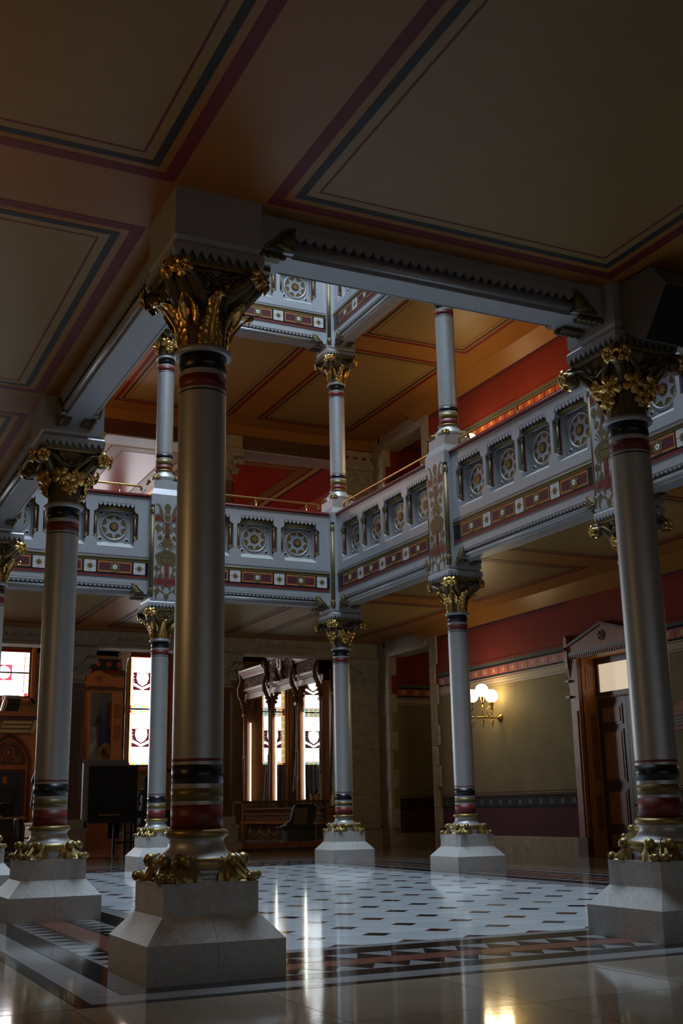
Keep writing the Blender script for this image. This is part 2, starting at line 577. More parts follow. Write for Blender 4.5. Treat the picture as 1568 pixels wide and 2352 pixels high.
def cpanel(parent, x0, x1, y0, y1, z):
    e = 0.0
    q = M()

    def fr(a, b, mt, dz):
        for A, B, C, D in ((x0 + a, x1 - a, y0 + a, y0 + b), (x0 + a, x1 - a, y1 - b, y1 - a), (x0 + a, x0 + b, y0 + b, y1 - b), (x1 - b, x1 - a, y0 + b, y1 - b)):
            q.box(A, B, C, D, z - dz, z + .001, mt)
    fr(0, .11, CSTRIPE, .002)
    fr(.18, .25, CGREY, .003)
    q.box(x0 + .215, x1 - .215, y0 + .215, y1 - .215, z - .002, z + .001, CREAM)
    fr(.33, .352, CSTRIPE, .003)
    O('painted_border', q, parent)


for (cc, z) in ((ceil1, ZC), (ceil2, ZC + SH)):
    o_ = .40
    for j in range(-1, 3):
        y0, y1 = j * GB + o_, (j + 1) * GB - o_
        if z == ZC and j == -1:
            y0 = -5.2
        cpanel(cc, -4.2, -o_, y0, y1, z)
        if j >= 0:
            cpanel(cc, X2 + o_, 12.35, y0, y1, z)
    for i in range(0, 2):
        if z == ZC:
            cpanel(cc, i * GA + o_, (i + 1) * GA - o_ + (2 if i else 0), -5.2, -o_ , z)
        cpanel(cc, i * GA + o_, (i + 1) * GA - o_, Y3 + o_, YF - .75, z)
    cpanel(cc, X2 + o_, 12.35, Y3 + o_, YF - .75, z)
    cpanel(cc, -4.2, -o_, Y3 + o_, YF - .75, z)

# gallery walkway slabs above the lower ceiling carry the upper floor
q = M()
for x0, x1, y0, y1 in ((XL, XW, YB, -.255), (XL, -.255, -.255, Y3 + .255), (X2 + .255, XW, -.255, Y3 + .255), (XL, XW, Y3 + .255, YF)):
    q.box(x0, x1, y0, y1, ZC + .5, ZC + .72, FTAN[0])
ST('floor_upper', q)


# ---- right-hand wall, lower storey, with door and stone-framed passage
def bands(wall, x, y0, y1, z0, tiles=True, ax='x', s=-1):
    """painted frieze and dado on a wall plane. ax='x': plane x=const spanning y; ax='y': plane y=const spanning x"""
    def strip(a, b, za, zb, mt, d):
        q = M()
        if ax == 'x':
            q.box(min(x, x + s * d), max(x, x + s * d), a, b, z0 + za, z0 + zb, mt)
        else:
            q.box(a, b, min(x, x + s * d), max(x, x + s * d), z0 + za, z0 + zb, mt)
        return q
    q = M()
    for za, zb, mt, d in ((5.72, 5.78, WDADO, .006), (5.66, 5.675, WDADO, .005), (4.80, 4.812, BLACKW, .004), (4.66, 4.74, WGREEN, .005), (4.615, 4.66, BLACKW, .006), (4.40, 4.615, RED, .004), (4.36, 4.40, BLACKW, .006), (4.13, 4.36, WCREAM, .004), (4.31, 4.335, RED, .006), (4.165, 4.185, RED, .006), (4.13, 4.14, OLIVE, .006),
                          (1.455, 1.475, WDADO, .006), (1.40, 1.42, WDADO, .006), (1.33, 1.385, BLACKW, .007), (1.13, 1.33, WTEAL, .005), (1.29, 1.31, WDADO, .007), (1.15, 1.165, WDADO, .007), (1.085, 1.13, BLACKW, .007), (.42, 1.085, WDADO, .004)):
        p = strip(y0, y1, za, zb, mt, d)
        q.add(p.v, p.f, mt)
    O('painted_bands', q, wall)
    if tiles:
        n = max(1, round((y1 - y0) / .44))
        w = (y1 - y0) / n
        fl = M()
        for k in range(8):
            a = k * PI / 4
            fl.prism([(.018 * cos(a - .5), .018 * sin(a - .5)), (.058 * cos(a - .25), .058 * sin(a - .25)), (.066 * cos(a), .066 * sin(a)), (.058 * cos(a + .25), .058 * sin(a + .25)), (.018 * cos(a + .5), .018 * sin(a + .5))], 'y', -.002, 0, WGOLD)
        fl.prism([(.016 * cos(k), .016 * sin(k)) for k in (0, 1, 2, 3, 4, 5, 6)], 'y', -.0022, 0, WGOLD)
        pl = M()
        pl.box(-w / 2 + .025, w / 2 - .025, -.0028, 0, -.092, .092, WTILE)
        pl.add([(a, b - .0028, c) for a, b, c in fl.v], fl.f, WGOLD)
        tm = pl.mesh('frieze_tile')
        dt = M()
        for k in range(int((y1 - y0) / .11)):
            dt.box(-(y1 - y0) / 2 + .05 + k * .11, -(y1 - y0) / 2 + .08 + k * .11, -.0065, 0, 4.235, 4.27, OLIVE)
        g2 = M()
        for k in range(n):
            g2.box(-(y1 - y0) / 2 + (k + .35) * w, -(y1 - y0) / 2 + (k + .65) * w, -.0075, 0, 1.175, 1.28, mat('dim_olive_square', (.05, .045, .02), .6))
        rz = -PI / 2 if ax == 'x' else 0
        mid = (y0 + y1) / 2
        for mm, nm in ((dt, 'stencil_dots'), (g2, 'dado_squares')):
            O(nm, mm, wall, (x, mid, z0) if ax == 'x' else (mid, x, z0), rz)
        for k in range(n):
            yy = y0 + (k + .5) * w
            O('frieze_tile', tm, wall, (x - .004, yy, z0 + 4.508) if ax == 'x' else (yy, x - .004, z0 + 4.508), rz)


def wall_right_at(name, z0, holes, top):
    """wall at x=XW: list of holes (y0,y1,z1)"""
    q = M()
    ys = [YB] + [v for hh in holes for v in hh[:2]] + [YF + .3]
    for k in range(0, len(ys), 2):
        for za, zb, mt in ((0, .42, STONE2), (.42, 4.36, WOCHRE), (4.36, top, WRED)):
            q.box(XW, XW + .5, ys[k], ys[k + 1], z0 + za, z0 + zb, mt)
    for y0, y1, z1 in holes:
        q.box(XW, XW + .5, y0, y1, z0 + z1, z0 + top, WRED if z1 < 5 else STONE2)
    # sloping cove between wall and ceiling, stone skirting
    q.prism([(XW - .42, z0 + ZC), (XW, z0 + 5.78), (XW + .02, z0 + ZC)], 'y', YB, YF - 2.9, CORANGE)
    return ST(name, q)


DY0, DY1 = 10.95, 12.95      # door opening
PY0, PY1 = 19.71, 22.2       # stone passage opening
wr = wall_right_at('wall_right', 0, [(DY0, DY1, 4.47), (PY0 - .04, PY1 + .04, 5.60)], ZC)
bands(wr, XW, 13.28, PY0 - .35, 0)
bands(wr, XW, 3.0, 10.62, 0)
q = M()
for y0, y1 in ((YB, DY0 - .34), (DY1 + .34, PY0 - .05)):
    q.box(XW - .06, XW, y0, y1, 0, .38, STONE2)
    q.prism([(XW - .06, .38), (XW, .38), (XW, .42)], 'y', y0, y1, STONE2)
ST('baseboard_right', q)
wr2 = wall_right_at('wall_right_upper', SH, [(PY0 - .04, PY1 + .04, 5.60)], ZC)
bands(wr2, XW, 3.0, PY0 - .35, SH)


def quoins(z0, zb):
    t = ST('trim_1' if z0 == 0 else 'trim_2', None)
    hgt = (5.57 - zb) / 10
    for side, (ya, d) in enumerate(((PY0, -1), (PY1, 1))):
        for k in range(10):
            L = .34 if k % 2 else .22
            q = M()
            a, b = (ya + .0, ya + d * L)
            z = z0 + zb + k * hgt
            x1 = XW + .5 if d < 0 else XW + (.20 if k % 2 else .02)
            q.box(XW - .07, x1, min(a, b), max(a, b), z + .004, z + hgt - .004, STONE2)
            q.box(XW - .085, XW - .07, min(ya, ya + d * .12), max(ya, ya + d * .12), z + .004, z + hgt - .004, STONE2)
            O('quoin_stone', q, t)
    q = M()
    q.box(XW - .07, XW + .5, PY0 - .34, PY1 + .34, z0 + 5.57, z0 + 5.86, STONE2)
    q.box(XW - .10, XW - .07, PY0 + .2, PY1 - .2, z0 + 5.66, z0 + 5.74, CARVED)
    for y in (PY0 + .2, PY1 - .2):
        q.ball((XW - .09, y, z0 + 5.70), .07, CARVED, 10, 6)
    O('lintel_stone', q, t)
    for a, b in ((PY0 - .34, PY0 + .45), (PY0 + .455, PY1 - .455), (PY1 - .45, PY1 + .34)):
        q = M()
        q.box(XW - .05, XW + .5, a, b, z0 + 5.865, z0 + ZC - .002, STONE2)
        O('lintel_stone', q, t)


for z0 in (0, SH):
    q = M()
    for k in range(9):
        z = z0 + k * ZC / 9
        q.box(XW - .05, XW + .02, PY1 + .225, YF - .02, z + .003, z + ZC / 9 - .003, STONE2)
    ST('trim_6' if z0 == 0 else 'trim_7', q)
quoins(0, .0)
quoins(SH, .0)
# passage beyond the stone opening
for z0, nm in ((0, 'wall_passage'), (SH, 'wall_passage_upper')):
    q = M()
    for za, zb, mt in ((0, .42, STONE2), (.42, 4.36, WOCHRE), (4.36, ZC + .3, WRED)):
        q.box(XW + .01, 20, PY1 + .02, PY1 + .4, z0 + za, z0 + zb, mt)
    q.box(XW + .5, 20, 18.4, 18.6, z0, z0 + ZC, WOCHRE)
    q.box(19.8, 20, 18.6, PY1 + .06, z0, z0 + ZC, WOCHRE)
    q.box(XW + .5, 20, 18.4, 23.6, z0 + ZC, z0 + ZC + .3, CORANGE)
    o = ST(nm, q)
    bands(o, PY1 + .02, XW + .22, 19.8, z0, True, 'y')

# ---- door in the right wall
dr = ST('door_1', None)
dr['label'] = 'tall panelled oak door with pediment and lit transom in the red and ochre wall'
q = M()
for s, y in ((1, DY1), (-1, DY0)):
    a, b = (y, y + .30) if s > 0 else (y - .30, y)
    q.box(XW - .10, XW + .02, a, b, 0, 4.40, WOOD)
    q.box(XW - .13, XW - .10, a + .06, b - .06, .30, 3.2, WOOD)
    q.box(XW - .14, XW, a - .02, b + .02, 0, .42, WOODD)
O('door_frame', q, dr)
q = M()
q.box(XW + .02, XW + .5, DY1 - .01, DY1 + .06, 0, 4.42, WOODL)
q.box(XW + .02, XW + .5, DY0 - .06, DY0 + .01, 0, 4.42, WOODL)
q.box(XW, XW + .5, DY0, DY1, 4.38, 4.46, WOODL)
O('door_jamb', q, dr)
for y in (DY1 - .013, DY0 + .013):
    for za, zb in ((.5, 1.4), (1.6, 3.2), (3.68, 4.2)):
        q = M()
        q.box(XW + .12, XW + .38, y - .015, y + .015, za, zb, WOODL)
        q.box(XW + .17, XW + .33, y - .022, y + .022, za + .06, zb - .06, WOOD)
        O('jamb_panel', q, dr)
q = M()
ym = (DY0 + DY1) / 2
q.prism([(DY0 - .30, 4.52), (DY1 + .30, 4.52), (DY1 + .30, 4.66), (ym, 5.02), (DY0 - .30, 4.66)], 'x', XW - .12, XW, WOOD)
q.prism([(DY0 - .34, 4.64), (DY0 - .34, 4.70), (ym, 5.09), (DY1 + .34, 4.70), (DY1 + .34, 4.64), (ym, 5.02)], 'x', XW - .16, XW, WOODD)
q.box(XW - .15, XW, DY0 - .30, DY1 + .30, 4.46, 4.53, WOODD)
O('door_pediment', q, dr)
q = M()
for k in range(30):
    y = DY0 - .25 + k * (DY1 - DY0 + .5) / 30
    q.box(XW - .14, XW - .10, y, y + .045, 4.40, 4.46, WOOD)
q.box(XW - .10, XW, DY0 - .28, DY1 + .28, 4.38, 4.46, WOODD)
O('dentil_molding', q, dr)
q = M()
q.ring((XW - .125, ym, 4.78), .10, .022, WOODD, 'x', 20, 6)
q.ball((XW - .12, ym, 4.78), .055, WOOD)
O('pediment_rosette', q, dr)
for y in (DY0 - .36, DY1 + .24):
    q = M()
    q.box(XW - .17, XW, y, y + .12, 4.42, 4.86, WOOD)
    q.prism([(XW - .17, 4.42), (XW, 4.42), (XW, 3.35), (XW - .05, 3.40), (XW - .09, 3.9), (XW - .16, 4.2)], 'y', y + .01, y + .11, WOOD)
    q.prism([(y, 4.86), (y + .12, 4.86), (y + .06, 4.95)], 'x', XW - .17, XW, WOOD)
    for z in (4.30, 3.86, 3.5):
        q.box(XW - .18, XW, y - .01, y + .13, z, z + .05, WOODD)
    q.ball((XW - .18, y + .06, 4.62), .045, WOODD, 10, 6)
    O('corbel', q, dr)
XD = XW + .42
q = M()
q.box(XD - .04, XD + .04, DY0, DY1, 3.50, 3.60, WOODD)
q.box(XD - .04, XD + .04, DY0, DY1, 4.24, 4.40, WOODD)
for y in (DY0, DY1 - .13):
    q.box(XD - .04, XD + .04, y, y + .13, 3.60, 4.24, WOODD)
for k in range(22):
    q.box(XD - .06, XD, DY0 + k * .09, DY0 + k * .09 + .05, 3.46, 3.50, WOOD)
O('transom_frame', q, dr)
q = M()
q.box(XD, XD + .02, DY0 + .12, DY1 - .12, 3.58, 4.26, TRANSOM)
O('transom_pane', q, dr)
for s, (ya, yb) in enumerate(((DY0 + .01, ym - .005), (ym + .005, DY1 - .01))):
    q = M()
    q.box(XD, XD + .05, ya, yb, .02, 3.46, WOODD)
    lf = O('door_leaf', q, dr)
    for za, zb in ((.15, .55), (.65, 1.45), (1.6, 2.75), (2.86, 3.3)):
        q = M()
        q.box(XD - .02, XD, ya + .14, yb - .14, za, zb, WOODD)
        q.box(XD - .035, XD - .02, ya + .2, yb - .2, za + .06, zb - .06, WOOD)
        O('door_panel', q, lf)
q = M()
q.ball((XD - .06, ym - .08, 1.1), .035, BRASS)
q.tube([(XD, ym - .08, 1.1), (XD - .06, ym - .08, 1.1)], .012, BRASS)
O('door_knob', q, dr)

# ---- far side: stone piers, lintels, hall beyond (hall walls and ceiling)
q = M()
q.box(XL, XW, YF - .02, YF + .7, 5.6, ZC + .6, STONE2)
q.box(XL, XW, YF - .06, YF, 5.58, 5.66, STONE2)
q.box(XL, XW, YF - .04, YF, 5.92, ZC, STONE2)
for k in range(3):
    x0, x1 = ((-0.2, 3.2), (5.3, 7.5), (9.5, 12.3))[k]
    q.box(x0, x1, YF - .05, YF, 5.74, 5.80, CARVED)
    for i in range(int((x1 - x0) / .2)):
        q.ball((x0 + .1 + i * .2, YF - .03, 5.85), .035, CARVED, 6, 4)
lin = ST('trim_3', q)
q = M()
q.box(XL, XW, YF - .02, YF + .7, SH + 5.24, SH + 5.72, WOODD)
for k in range(60):
    q.box(XL + k * .31, XL + k * .31 + .15, YF - .06, YF, SH + 5.40, SH + 5.47, WOODD)
q.box(XL, XW, YF - .04, YF + .7, SH + 5.72, SH + ZC, CORANGE)
ST('trim_4', q)
q = M()
q.box(XL, XW, YF - .08, YF + .72, SH + 5.20, SH + 5.245, SILVER)  # lintel underside in silver: reflected daylight put into the colour
ST('trim_5', q)


def stone_pier(x, z0, zc, label, w=.37):
    t = T('stone_pier', label, 'pier', (x, YF + .35, z0), 0, 'stone piers of the far arcade')
    q = M()
    q.box(-w - .10, w + .10, -.44, .44, 0, .62, STONE2)
    q.frus(w + .10, w + .02, .62, .72, STONE2)
    q.box(-w - .05, w + .05, -.40, .40, .72, .98, STONE2)
    for s in (-1, 1):
        q.ball((s * (w + .06), -.40, .70), .10, STONE2, 10, 6, (1, .6, .7))
    O('pier_base', q, t)
    q = M()
    q.prism([(-w, -.22), (-w + .12, -.34), (w - .12, -.34), (w, -.22), (w, .3), (-w, .3)], 'z', .98, zc - .95, GRANITE)
    O('pier_shaft', q, t)
    q = M()
    q.lathe([(w + .02, zc - .98), (w + .07, zc - .955), (w + .07, zc - .92), (w + .02, zc - .89)], CARVED, 24)
    q.lathe([(w - .01, zc - .90), (w, zc - .6), (w + .04, zc - .4), (w + .16, zc - .22)], CARVED, 24, flute=(12, .02))
    for a in (-1, 1):
        for b in (-1, 1):
            q.tube([(a * w * .7, b * w * .7, zc - .6), (a * (w * .95), b * w * .9, zc - .36), (a * (w + .13), b * (w + .02), zc - .30)], [.06, .08, .12], CARVED, 8)
            q.ball((a * (w + .16), b * (w + .02), zc - .34), .115, CARVED, 10, 7)
    for k in range(-2, 3):
        v = M()
        vine_leaf(v, .15, CARVED)
        q.add([(a + k * .17, b - w - .0, c + zc - .64 + .16 * (k % 2)) for a, b, c in v.v], v.f, CARVED, True)
    q.box(-w - .2, w + .2, -w - .14, w + .1, zc - .22, zc - .10, CARVED)
    q.box(-w - .24, w + .24, -w - .18, w + .1, zc - .10, zc, CARVED)
    O('pier_capital', q, t)
    q = M()
    q.box(-w - .2, w + .2, -w - .05, .34, zc, zc + .46, STONE2)
    O('pier_block', q, t)
    return t


stone_pier(4.13, 0, 5.56, 'brown granite pier behind the black board, between the two leftmost silver columns')
stone_pier(8.42, 0, 5.56, 'brown granite pier left of the flag case, half behind the nearest column')
stone_pier(-.2, 0, 5.56, 'brown granite pier at the far left of the hall opening')
stone_pier(4.13, SH, 5.22, 'upper granite pier behind the left upper column')
stone_pier(8.42, SH, 5.22, 'upper granite pier over the brass rail, beside the red hall ceiling')
for z0, zc, nm in ((0, 5.56, 'lower stone corner pier with carved capital right of the flag case'), (SH, 5.22, 'upper stone corner pier with carved capital behind the middle upper column')):
    t = T('stone_corner_pier', nm, 'pier', (12.95, YF + .3, z0))
    for k in range(9):
        z = .66 + k * (zc - .95 - .66) / 9
        q = M()
        q.box(-.42, .55, -.33, .4, z + .003, z + (zc - 1.61) / 9 - .003, STONE2)
        O('pier_stone', q, t)
    q = M()
    q.box(-.5, .55, -.42, .4, 0, .55, STONE2)
    q.frus(.46, .42, .55, .66, STONE2)
    O('pier_base', q, t)
    q = M()
    q.prism([(-.42, zc - .95), (.55, zc - .95), (.55, zc - .2), (-.50, zc - .2), (-.44, zc - .6)], 'y', -.36, .4, CARVED)
    for k in range(5):
        v = M()
        vine_leaf(v, .17, CARVED)
        q.add([(a - .32 + k * .19, b - .36, c + zc - .70 + .24 * (k % 2)) for a, b, c in v.v], v.f, CARVED, True)
    q.ball((-.44, -.38, zc - .36), .13, CARVED, 10, 7)
    q.box(-.52, .55, -.45, .4, zc - .2, zc, CARVED)
    q.box(-.44, .55, -.38, .4, zc - .97, zc - .93, CARVED)
    O('pier_capital', q, t)
    q = M()
    q.box(-.42, .55, -.33, .4, zc, zc + .46, STONE2)
    O('pier_block', q, t)

# hall beyond
YW = 32.0
q = M()
HX0 = XL - 3
WINS = [(8.63, 2.75, 6.70), (10.31, 2.75, 6.70), (3.55, 5.09, 6.70), (-.6, 5.09, 6.70)]
WW = .49


def wall_with_holes(q, x0, x1, z0, z1, holes, y0, y1, mt):
    xs = sorted(holes)
    cur = x0
    for cx, za, zb, ww in xs:
        q.box(cur, cx - ww, y0, y1, z0, z1, mt)
        q.box(cx - ww, cx + ww, y0, y1, z0, za, mt)
        q.box(cx - ww, cx + ww, y0, y1, zb, z1, mt)
        cur = cx + ww
    q.box(cur, x1, y0, y1, z0, z1, mt)


HOLES = [(8.63, 2.75, 6.70, WW), (10.31, 2.75, 6.70, WW), (3.75, 5.05, 6.70, .84)]
wall_with_holes(q, HX0, XW + .6, 0, 7.4, HOLES, YW, YW + .4, WOCHRE)
wb = ST('wall_back', q)
q = M()
q.box(4.95, 7.9, YW - .01, YW, 5.93, 6.05, WRED)
q.box(4.95, 7.9, YW - .012, YW, 6.05, 6.45, BLACK)
for k in range(8):
    q.ball((5.2 + k * .36, YW - .012, 6.27), .10, WTILE, 10, 4, (1, .1, 1))
O('painted_bands', q, wb)
q = M()
q.box(XW, XW + .4, YF + .7, YW, 0, 7.4, WOCHRE)
ST('wall_hall_right', q)
q = M()
q.box(HX0 - .3, HX0, YF, YW, 0, 7.4, WOCHRE)
q.box(HX0 - .3, XL, YF - .3, YF, 0, 7.4, WOCHRE)
ST('wall_hall_left', q)
q = M()
q.box(HX0, XW + .4, YF + .7, YW + .3, 7.4, 7.6, CORANGE)
ST('ceiling_hall', q)
# upper hall: red painted ceiling with border bands, and its far walls
q = M()
zr = SH + 5.28
q.box(HX0, XW + .4, YF + .7, YW, zr, zr + .2, mat('red_gloss_ceiling_paint', (0.36, 0.03, 0.015), 0.28, 0, 0.06, 3, 0.05, 10))
uc = ST('ceiling_upper_hall', q)
for x0, x1 in ((HX0 + 1, 4.6), (4.9, 7.9), (8.2, 12.2)):
    q = M()

    def fr2(a, b, mt, dz):
        y0, y1 = YF + .75, YW - .3
        for A, B, C, D in ((x0 + a, x1 - a, y0 + a, y0 + b), (x0 + a, x1 - a, y1 - b, y1 - a), (x0 + a, x0 + b, y0 + b, y1 - b), (x1 - b, x1 - a, y0 + b, y1 - b)):
            q.box(A, B, C, D, zr - dz, zr + .001, mt)
    fr2(0, .10, CGREY, .003)
    fr2(.10, .30, WGOLD, .002)
    fr2(.30, .38, CSTRIPE, .003)
    fr2(.38, .75, CORANGE, .002)
    fr2(.75, .80, CSTRIPE, .003)
    O('painted_border', q, uc)
q = M()
q.box(HX0, XW + .4, YW, YW + .3, SH, zr, WRED)
q.box(XW, XW + .3, YF + .7, YW, SH, zr, WRED)
ST('wall_upper_hall', q)
for k, x in enumerate((0.4, 6.4, 8.5)):  # unseen glowing windows added to lay a sheen on the red ceiling
    q = M()
    q.box(x - .7, x + .7, YW - .03, YW, SH + 1.6, SH + 4.9, GW2)
    o = ST('window_%d' % (k + 4), q)
    q = M()
    for a, b, c, d in ((x - .8, x - .7, SH + 1.5, SH + 5), (x + .7, x + .8, SH + 1.5, SH + 5), (x - .8, x + .8, SH + 1.5, SH + 1.6), (x - .8, x + .8, SH + 4.9, SH + 5), (x - .8, x + .8, SH + 3.2, SH + 3.26)):
        q.box(a, b, YW - .06, YW, c, d, WOOD)
    O('window_frame', q, o)
# rest of the shell behind and beside the camera
q = M()
q.box(XL - .4, XL, YB, YF, 0, 14, WOCHRE)
wl = ST('wall_left', q)
q = M()
q.box(XL, XW + .5, YB - .4, YB, 0, 14, WOCHRE)
ST('wall_front', q)


# ================================================================== COLUMNS
R = 0.192
CACHE = {}


def cached(key, fn):
    if key not in CACHE:
        q = M()
        fn(q)
        CACHE[key] = q.mesh(key[0] if isinstance(key, tuple) else key)
    return CACHE[key]


def plinth_stone(q):
    g = .0012
    prof = [(0, .503), (.256, .503), (.4235, .356), (.43, .356)]
    # quadrant of the stepped lower plinth
    v, n = [], len(prof)
    for z, hh in prof:
        v += [(g, g, z), (hh, g, z), (hh, hh, z), (g, hh, z)]
    fs = [(0, 3, 2, 1), ((n - 1) * 4, (n - 1) * 4 + 1, (n - 1) * 4 + 2, (n - 1) * 4 + 3)]
    for j in range(n - 1):
        for i in range(4):
            a, b = j * 4 + i, j * 4 + (i + 1) % 4
            fs.append((a, b, b + 4, a + 4))
    q.add(v, fs, STONE)


def plinth_block(q):
    hu = .352
    q.box(-hu, hu, -hu, hu, .426, .642, STONE)


def base_mold(q):
    q.lathe([(.19, 1.003), (.214, 1.0), (.231, .988), (.238, .97), (.231, .952), (.212, .942)], OLDGOLD, 40)
    q.lathe([(.212, .942), (.203, .93), (.201, .905), (.212, .872), (.235, .842), (.266, .822), (.292, .812), (.30, .806)], SHAFT, 40)
    q.lathe([(.30, .806), (.316, .795), (.323, .77), (.319, .742), (.304, .722)], OLDGOLD, 40)
    q.lathe([(.304, .722), (.308, .716), (.308, .698), (.298, .692), (.296, .664), (.305, .655), (.305, .642)], SHAFT, 40)


def spur(q):
    """gilded claw leaf spreading from the torus to the plinth corner (toward +x+y diagonal, built along +x)"""
    L0, L1 = .265, .472

    def fn(u, v):
        w = u * 2 - 1
        a, sg = abs(w), (1 if w > 0 else -1)
        top = .822 - .160 * (1 - (1 - v) ** 1.55) + .006 * sin(v * PI * 2)
        hw = .112 * (1 - v) ** .62 + .058
        r = L0 + (L1 - L0) * v
        if a < .66:
            p = a / .66
            z = top - .012 * p * p + .014 * math.exp(-(p / .13) ** 2) - .010 * math.exp(-((p - .32) / .12) ** 2) + .006 * cos(p * 13)
            return (r, sg * hw * .84 * p, z)
        p = (a - .66) / .34
        zt = top - .016
        fold = .015 * sin(v * 15 + p * 2.5) * p + .022 * p * (1 - p) * 4 * math.exp(-((v - .3) / .16) ** 2)
        return (r + .014 * p * v, sg * (hw * (.84 + .18 * p * p) + fold), zt + (.643 - zt) * p)
    q.grid(fn, 34, 16, OLDGOLD)
    for s in (1, -1):
        q.ball((L0 + .070, s * .088, .785), .050, OLDGOLD, 14, 9)
        q.tube([(L1 - .012, s * .004, .674), (L1 - .012, s * .070, .676)], .033, OLDGOLD, 14)
        q.ball((L1 - .010, s * .074, .676), .020, OLDGOLD, 8, 6)
    q.tube([(L0 + .05, 0, .826), (L0 + .09, 0, .80), (L0 + .13, 0, .755)], [.012, .012, .006], mat('silver_gilt_spine', (.45, .43, .36), .35, .8), 8)


def rosette(q):
    for k in range(5):
        a = PI / 2 + 2 * PI * k / 5
        c, s = cos(a), sin(a)

        def f(u, v, c=c, s=s):
            w = (u * 2 - 1) * .040 * sin(min(1, v * 1.12) * PI * .86 + .12)
            r = .012 + .082 * v
            y = -.020 - .028 * sin(v * PI) + .012 * (u * 2 - 1) ** 2
            return (r * c - w * s, y, r * s + w * c)
        q.grid(f, 6, 6, GOLD)
    q.ball((0, -.038, 0), .016, GOLD, 8, 6)


def acanthus(q):
    """tall gilded leaf, root at z=0, front toward -y"""
    Ht = .40

    def f(u, v):
        w = u * 2 - 1
        half = .112 * (1 - .66 * v ** 1.15) * (.78 + .22 * min(1, v / .10))
        half *= 1 + (.07 * sin(v * 40) if abs(w) > .7 else 0)
        curl = max(0, v - .82) / .18
        y = -.022 - .19 * v ** 2.4 - .03 * curl + .030 * abs(w) ** 1.6 - .010 * abs(cos(w * 4.7)) * (1 - .6 * v) - .0035 * sin(v * 38 - abs(w) * 5)
        z = .03 + Ht * v - .06 * curl ** 2 + (.05 * (1 - v / .2) * (1 - abs(abs(w) - .55) / .55) * -1 if v < .2 else 0)
        return (w * half, y, z)
    q.grid(f, 16, 44, GOLD)
    q.tube([(0, -.034, .03), (0, -.07, .2), (0, -.15, .31), (0, -.205, .37)], [.016, .014, .011, .006], GOLD, 7)
    q.tube([(-.042, -.232, .375), (.042, -.232, .375)], .024, GOLD, 8)


def half_leaf(q):
    for s in (1, -1):
        def f(u, v, s=s):
            w = u
            half = .085 * sin(min(1, v * .9 + .1) * PI) ** .7 * (1 + .10 * sin(v * 26))
            return (s * (.008 + w * half), -.02 - .05 * sin(w * PI * .6) - .12 * v + .05 * w * w, .165 * v - .05 * w * (1 - v) - .07 * w)
        q.grid(f, 6, 12, GOLD)


def spiral(q, s=1):
    pts = []
    for i in range(40):
        t = i / 39
        a = t * 4.4 * PI
        r = .085 * (1 - t) + .012
        pts.append((s * (.082 - r * cos(a)), -.012 - .02 * t, r * sin(a)))
    q.tube(pts, [.022 - .012 * i / 39 for i in range(40)], BRONZE, 7)
    q.ball((s * .082, -.04, 0), .02, OLDGOLD, 8, 6)


def bell(q, kind):
    pr = [(.19, 0), (.190, .05), (.194, .15), (.204, .27), (.225, .38), (.262, .46), (.31, .53), (.335, .60), (.335, .64)]
    q.lathe(pr, BRONZE, 48, flute=(16, .022))
    q.box(-.355, .355, -.355, .355, .60, .655, BRONZE)
    for a in range(4):
        t = PI / 4 + a * PI / 2
        c, s = cos(t), sin(t)
        if kind == 'vine':
            q.tube([(c * .2, s * .2, .27), (c * .30, s * .30, .42), (c * .40, s * .40, .52), (c * .47, s * .47, .52)], [.045, .055, .06, .07], BRONZE, 10)
            q.ball((c * .505, s * .505, .505), .088, BRONZE, 14, 10)
            q.tube([(c * .45, s * .45, .60), (c * .53, s * .53, .585), (c * .575, s * .575, .53)], [.05, .045, .02], BRONZE, 8)
        else:
            for d in (-.2, 0, .2):
                q.tube([(cos(t + d * 2.4) * .21, sin(t + d * 2.4) * .21, .36), (cos(t + d * 1.6) * .33, sin(t + d * 1.6) * .33, .46), (cos(t + d) * .46, sin(t + d) * .46, .55 - abs(d) * .1), (cos(t + d * .35) * .535, sin(t + d * .35) * .535, .57)], [.075, .07, .045, .02], BRONZE, 10)
            q.tube([(c * .40, s * .40, .60), (c * .50, s * .50, .61), (c * .535, s * .535, .575), (c * .51, s * .51, .55)], [.035, .035, .03, .012], BRONZE, 8)
    for a in range(4):
        rz = a * PI / 2
        c, s = cos(rz), sin(rz)

        def rr(x, y, z):
            return (x * c - y * s, x * s + y * c, z)
        if kind == 'vine':
            for sg in (-1, 1):
                q.tube([rr(0, -.245, .30), rr(sg * .09, -.315, .44), rr(sg * .2, -.345, .535), rr(sg * .33, -.36, .575)], [.02, .028, .03, .02], BRONZE, 8)
                q.tube([rr(sg * .30, -.335, .56), rr(0, -.335, .42)], .014, BRONZE, 6)
            q.ball(rr(0, -.30, .47), .05, BRONZE, 10, 6)
        else:
            for sg in (-1, 1):
                for kk in range(4):
                    x = sg * (.05 + .07 * kk)
                    q.tube([rr(sg * .05, -.29, .53 + .012 * kk), rr(x + sg * .05, -.335 - .01 * kk, .55 + .015 * kk), rr(sg * (.20 + .05 * kk), -.36, .585)], .014, BRONZE, 6)


def abacus(q, hb=.372):
    q.frus(.345, .362, .60, .62, OLDGOLD)
    q.box(-.362, .362, -.362, .362, .62, .655, OLIVE)
    q.box(-.35, .35, -.35, .35, .655, .75, SILVERD)
    q.frus(.388, .388, .722, .770, SILVER)
    q.frus(.388, .375, .770, .792, SILVER)


def abacus_teeth(q):
    q.teeth(-.388, .388, .724, .655, -.388, -.362, 10, SILVER)


def neck(q):
    q.lathe([(.19, -.02), (.218, -.025), (.236, -.012), (.240, .006), (.232, .02), (.215, .028), (.208, .04), (.19, .045)], SILVER, 40)


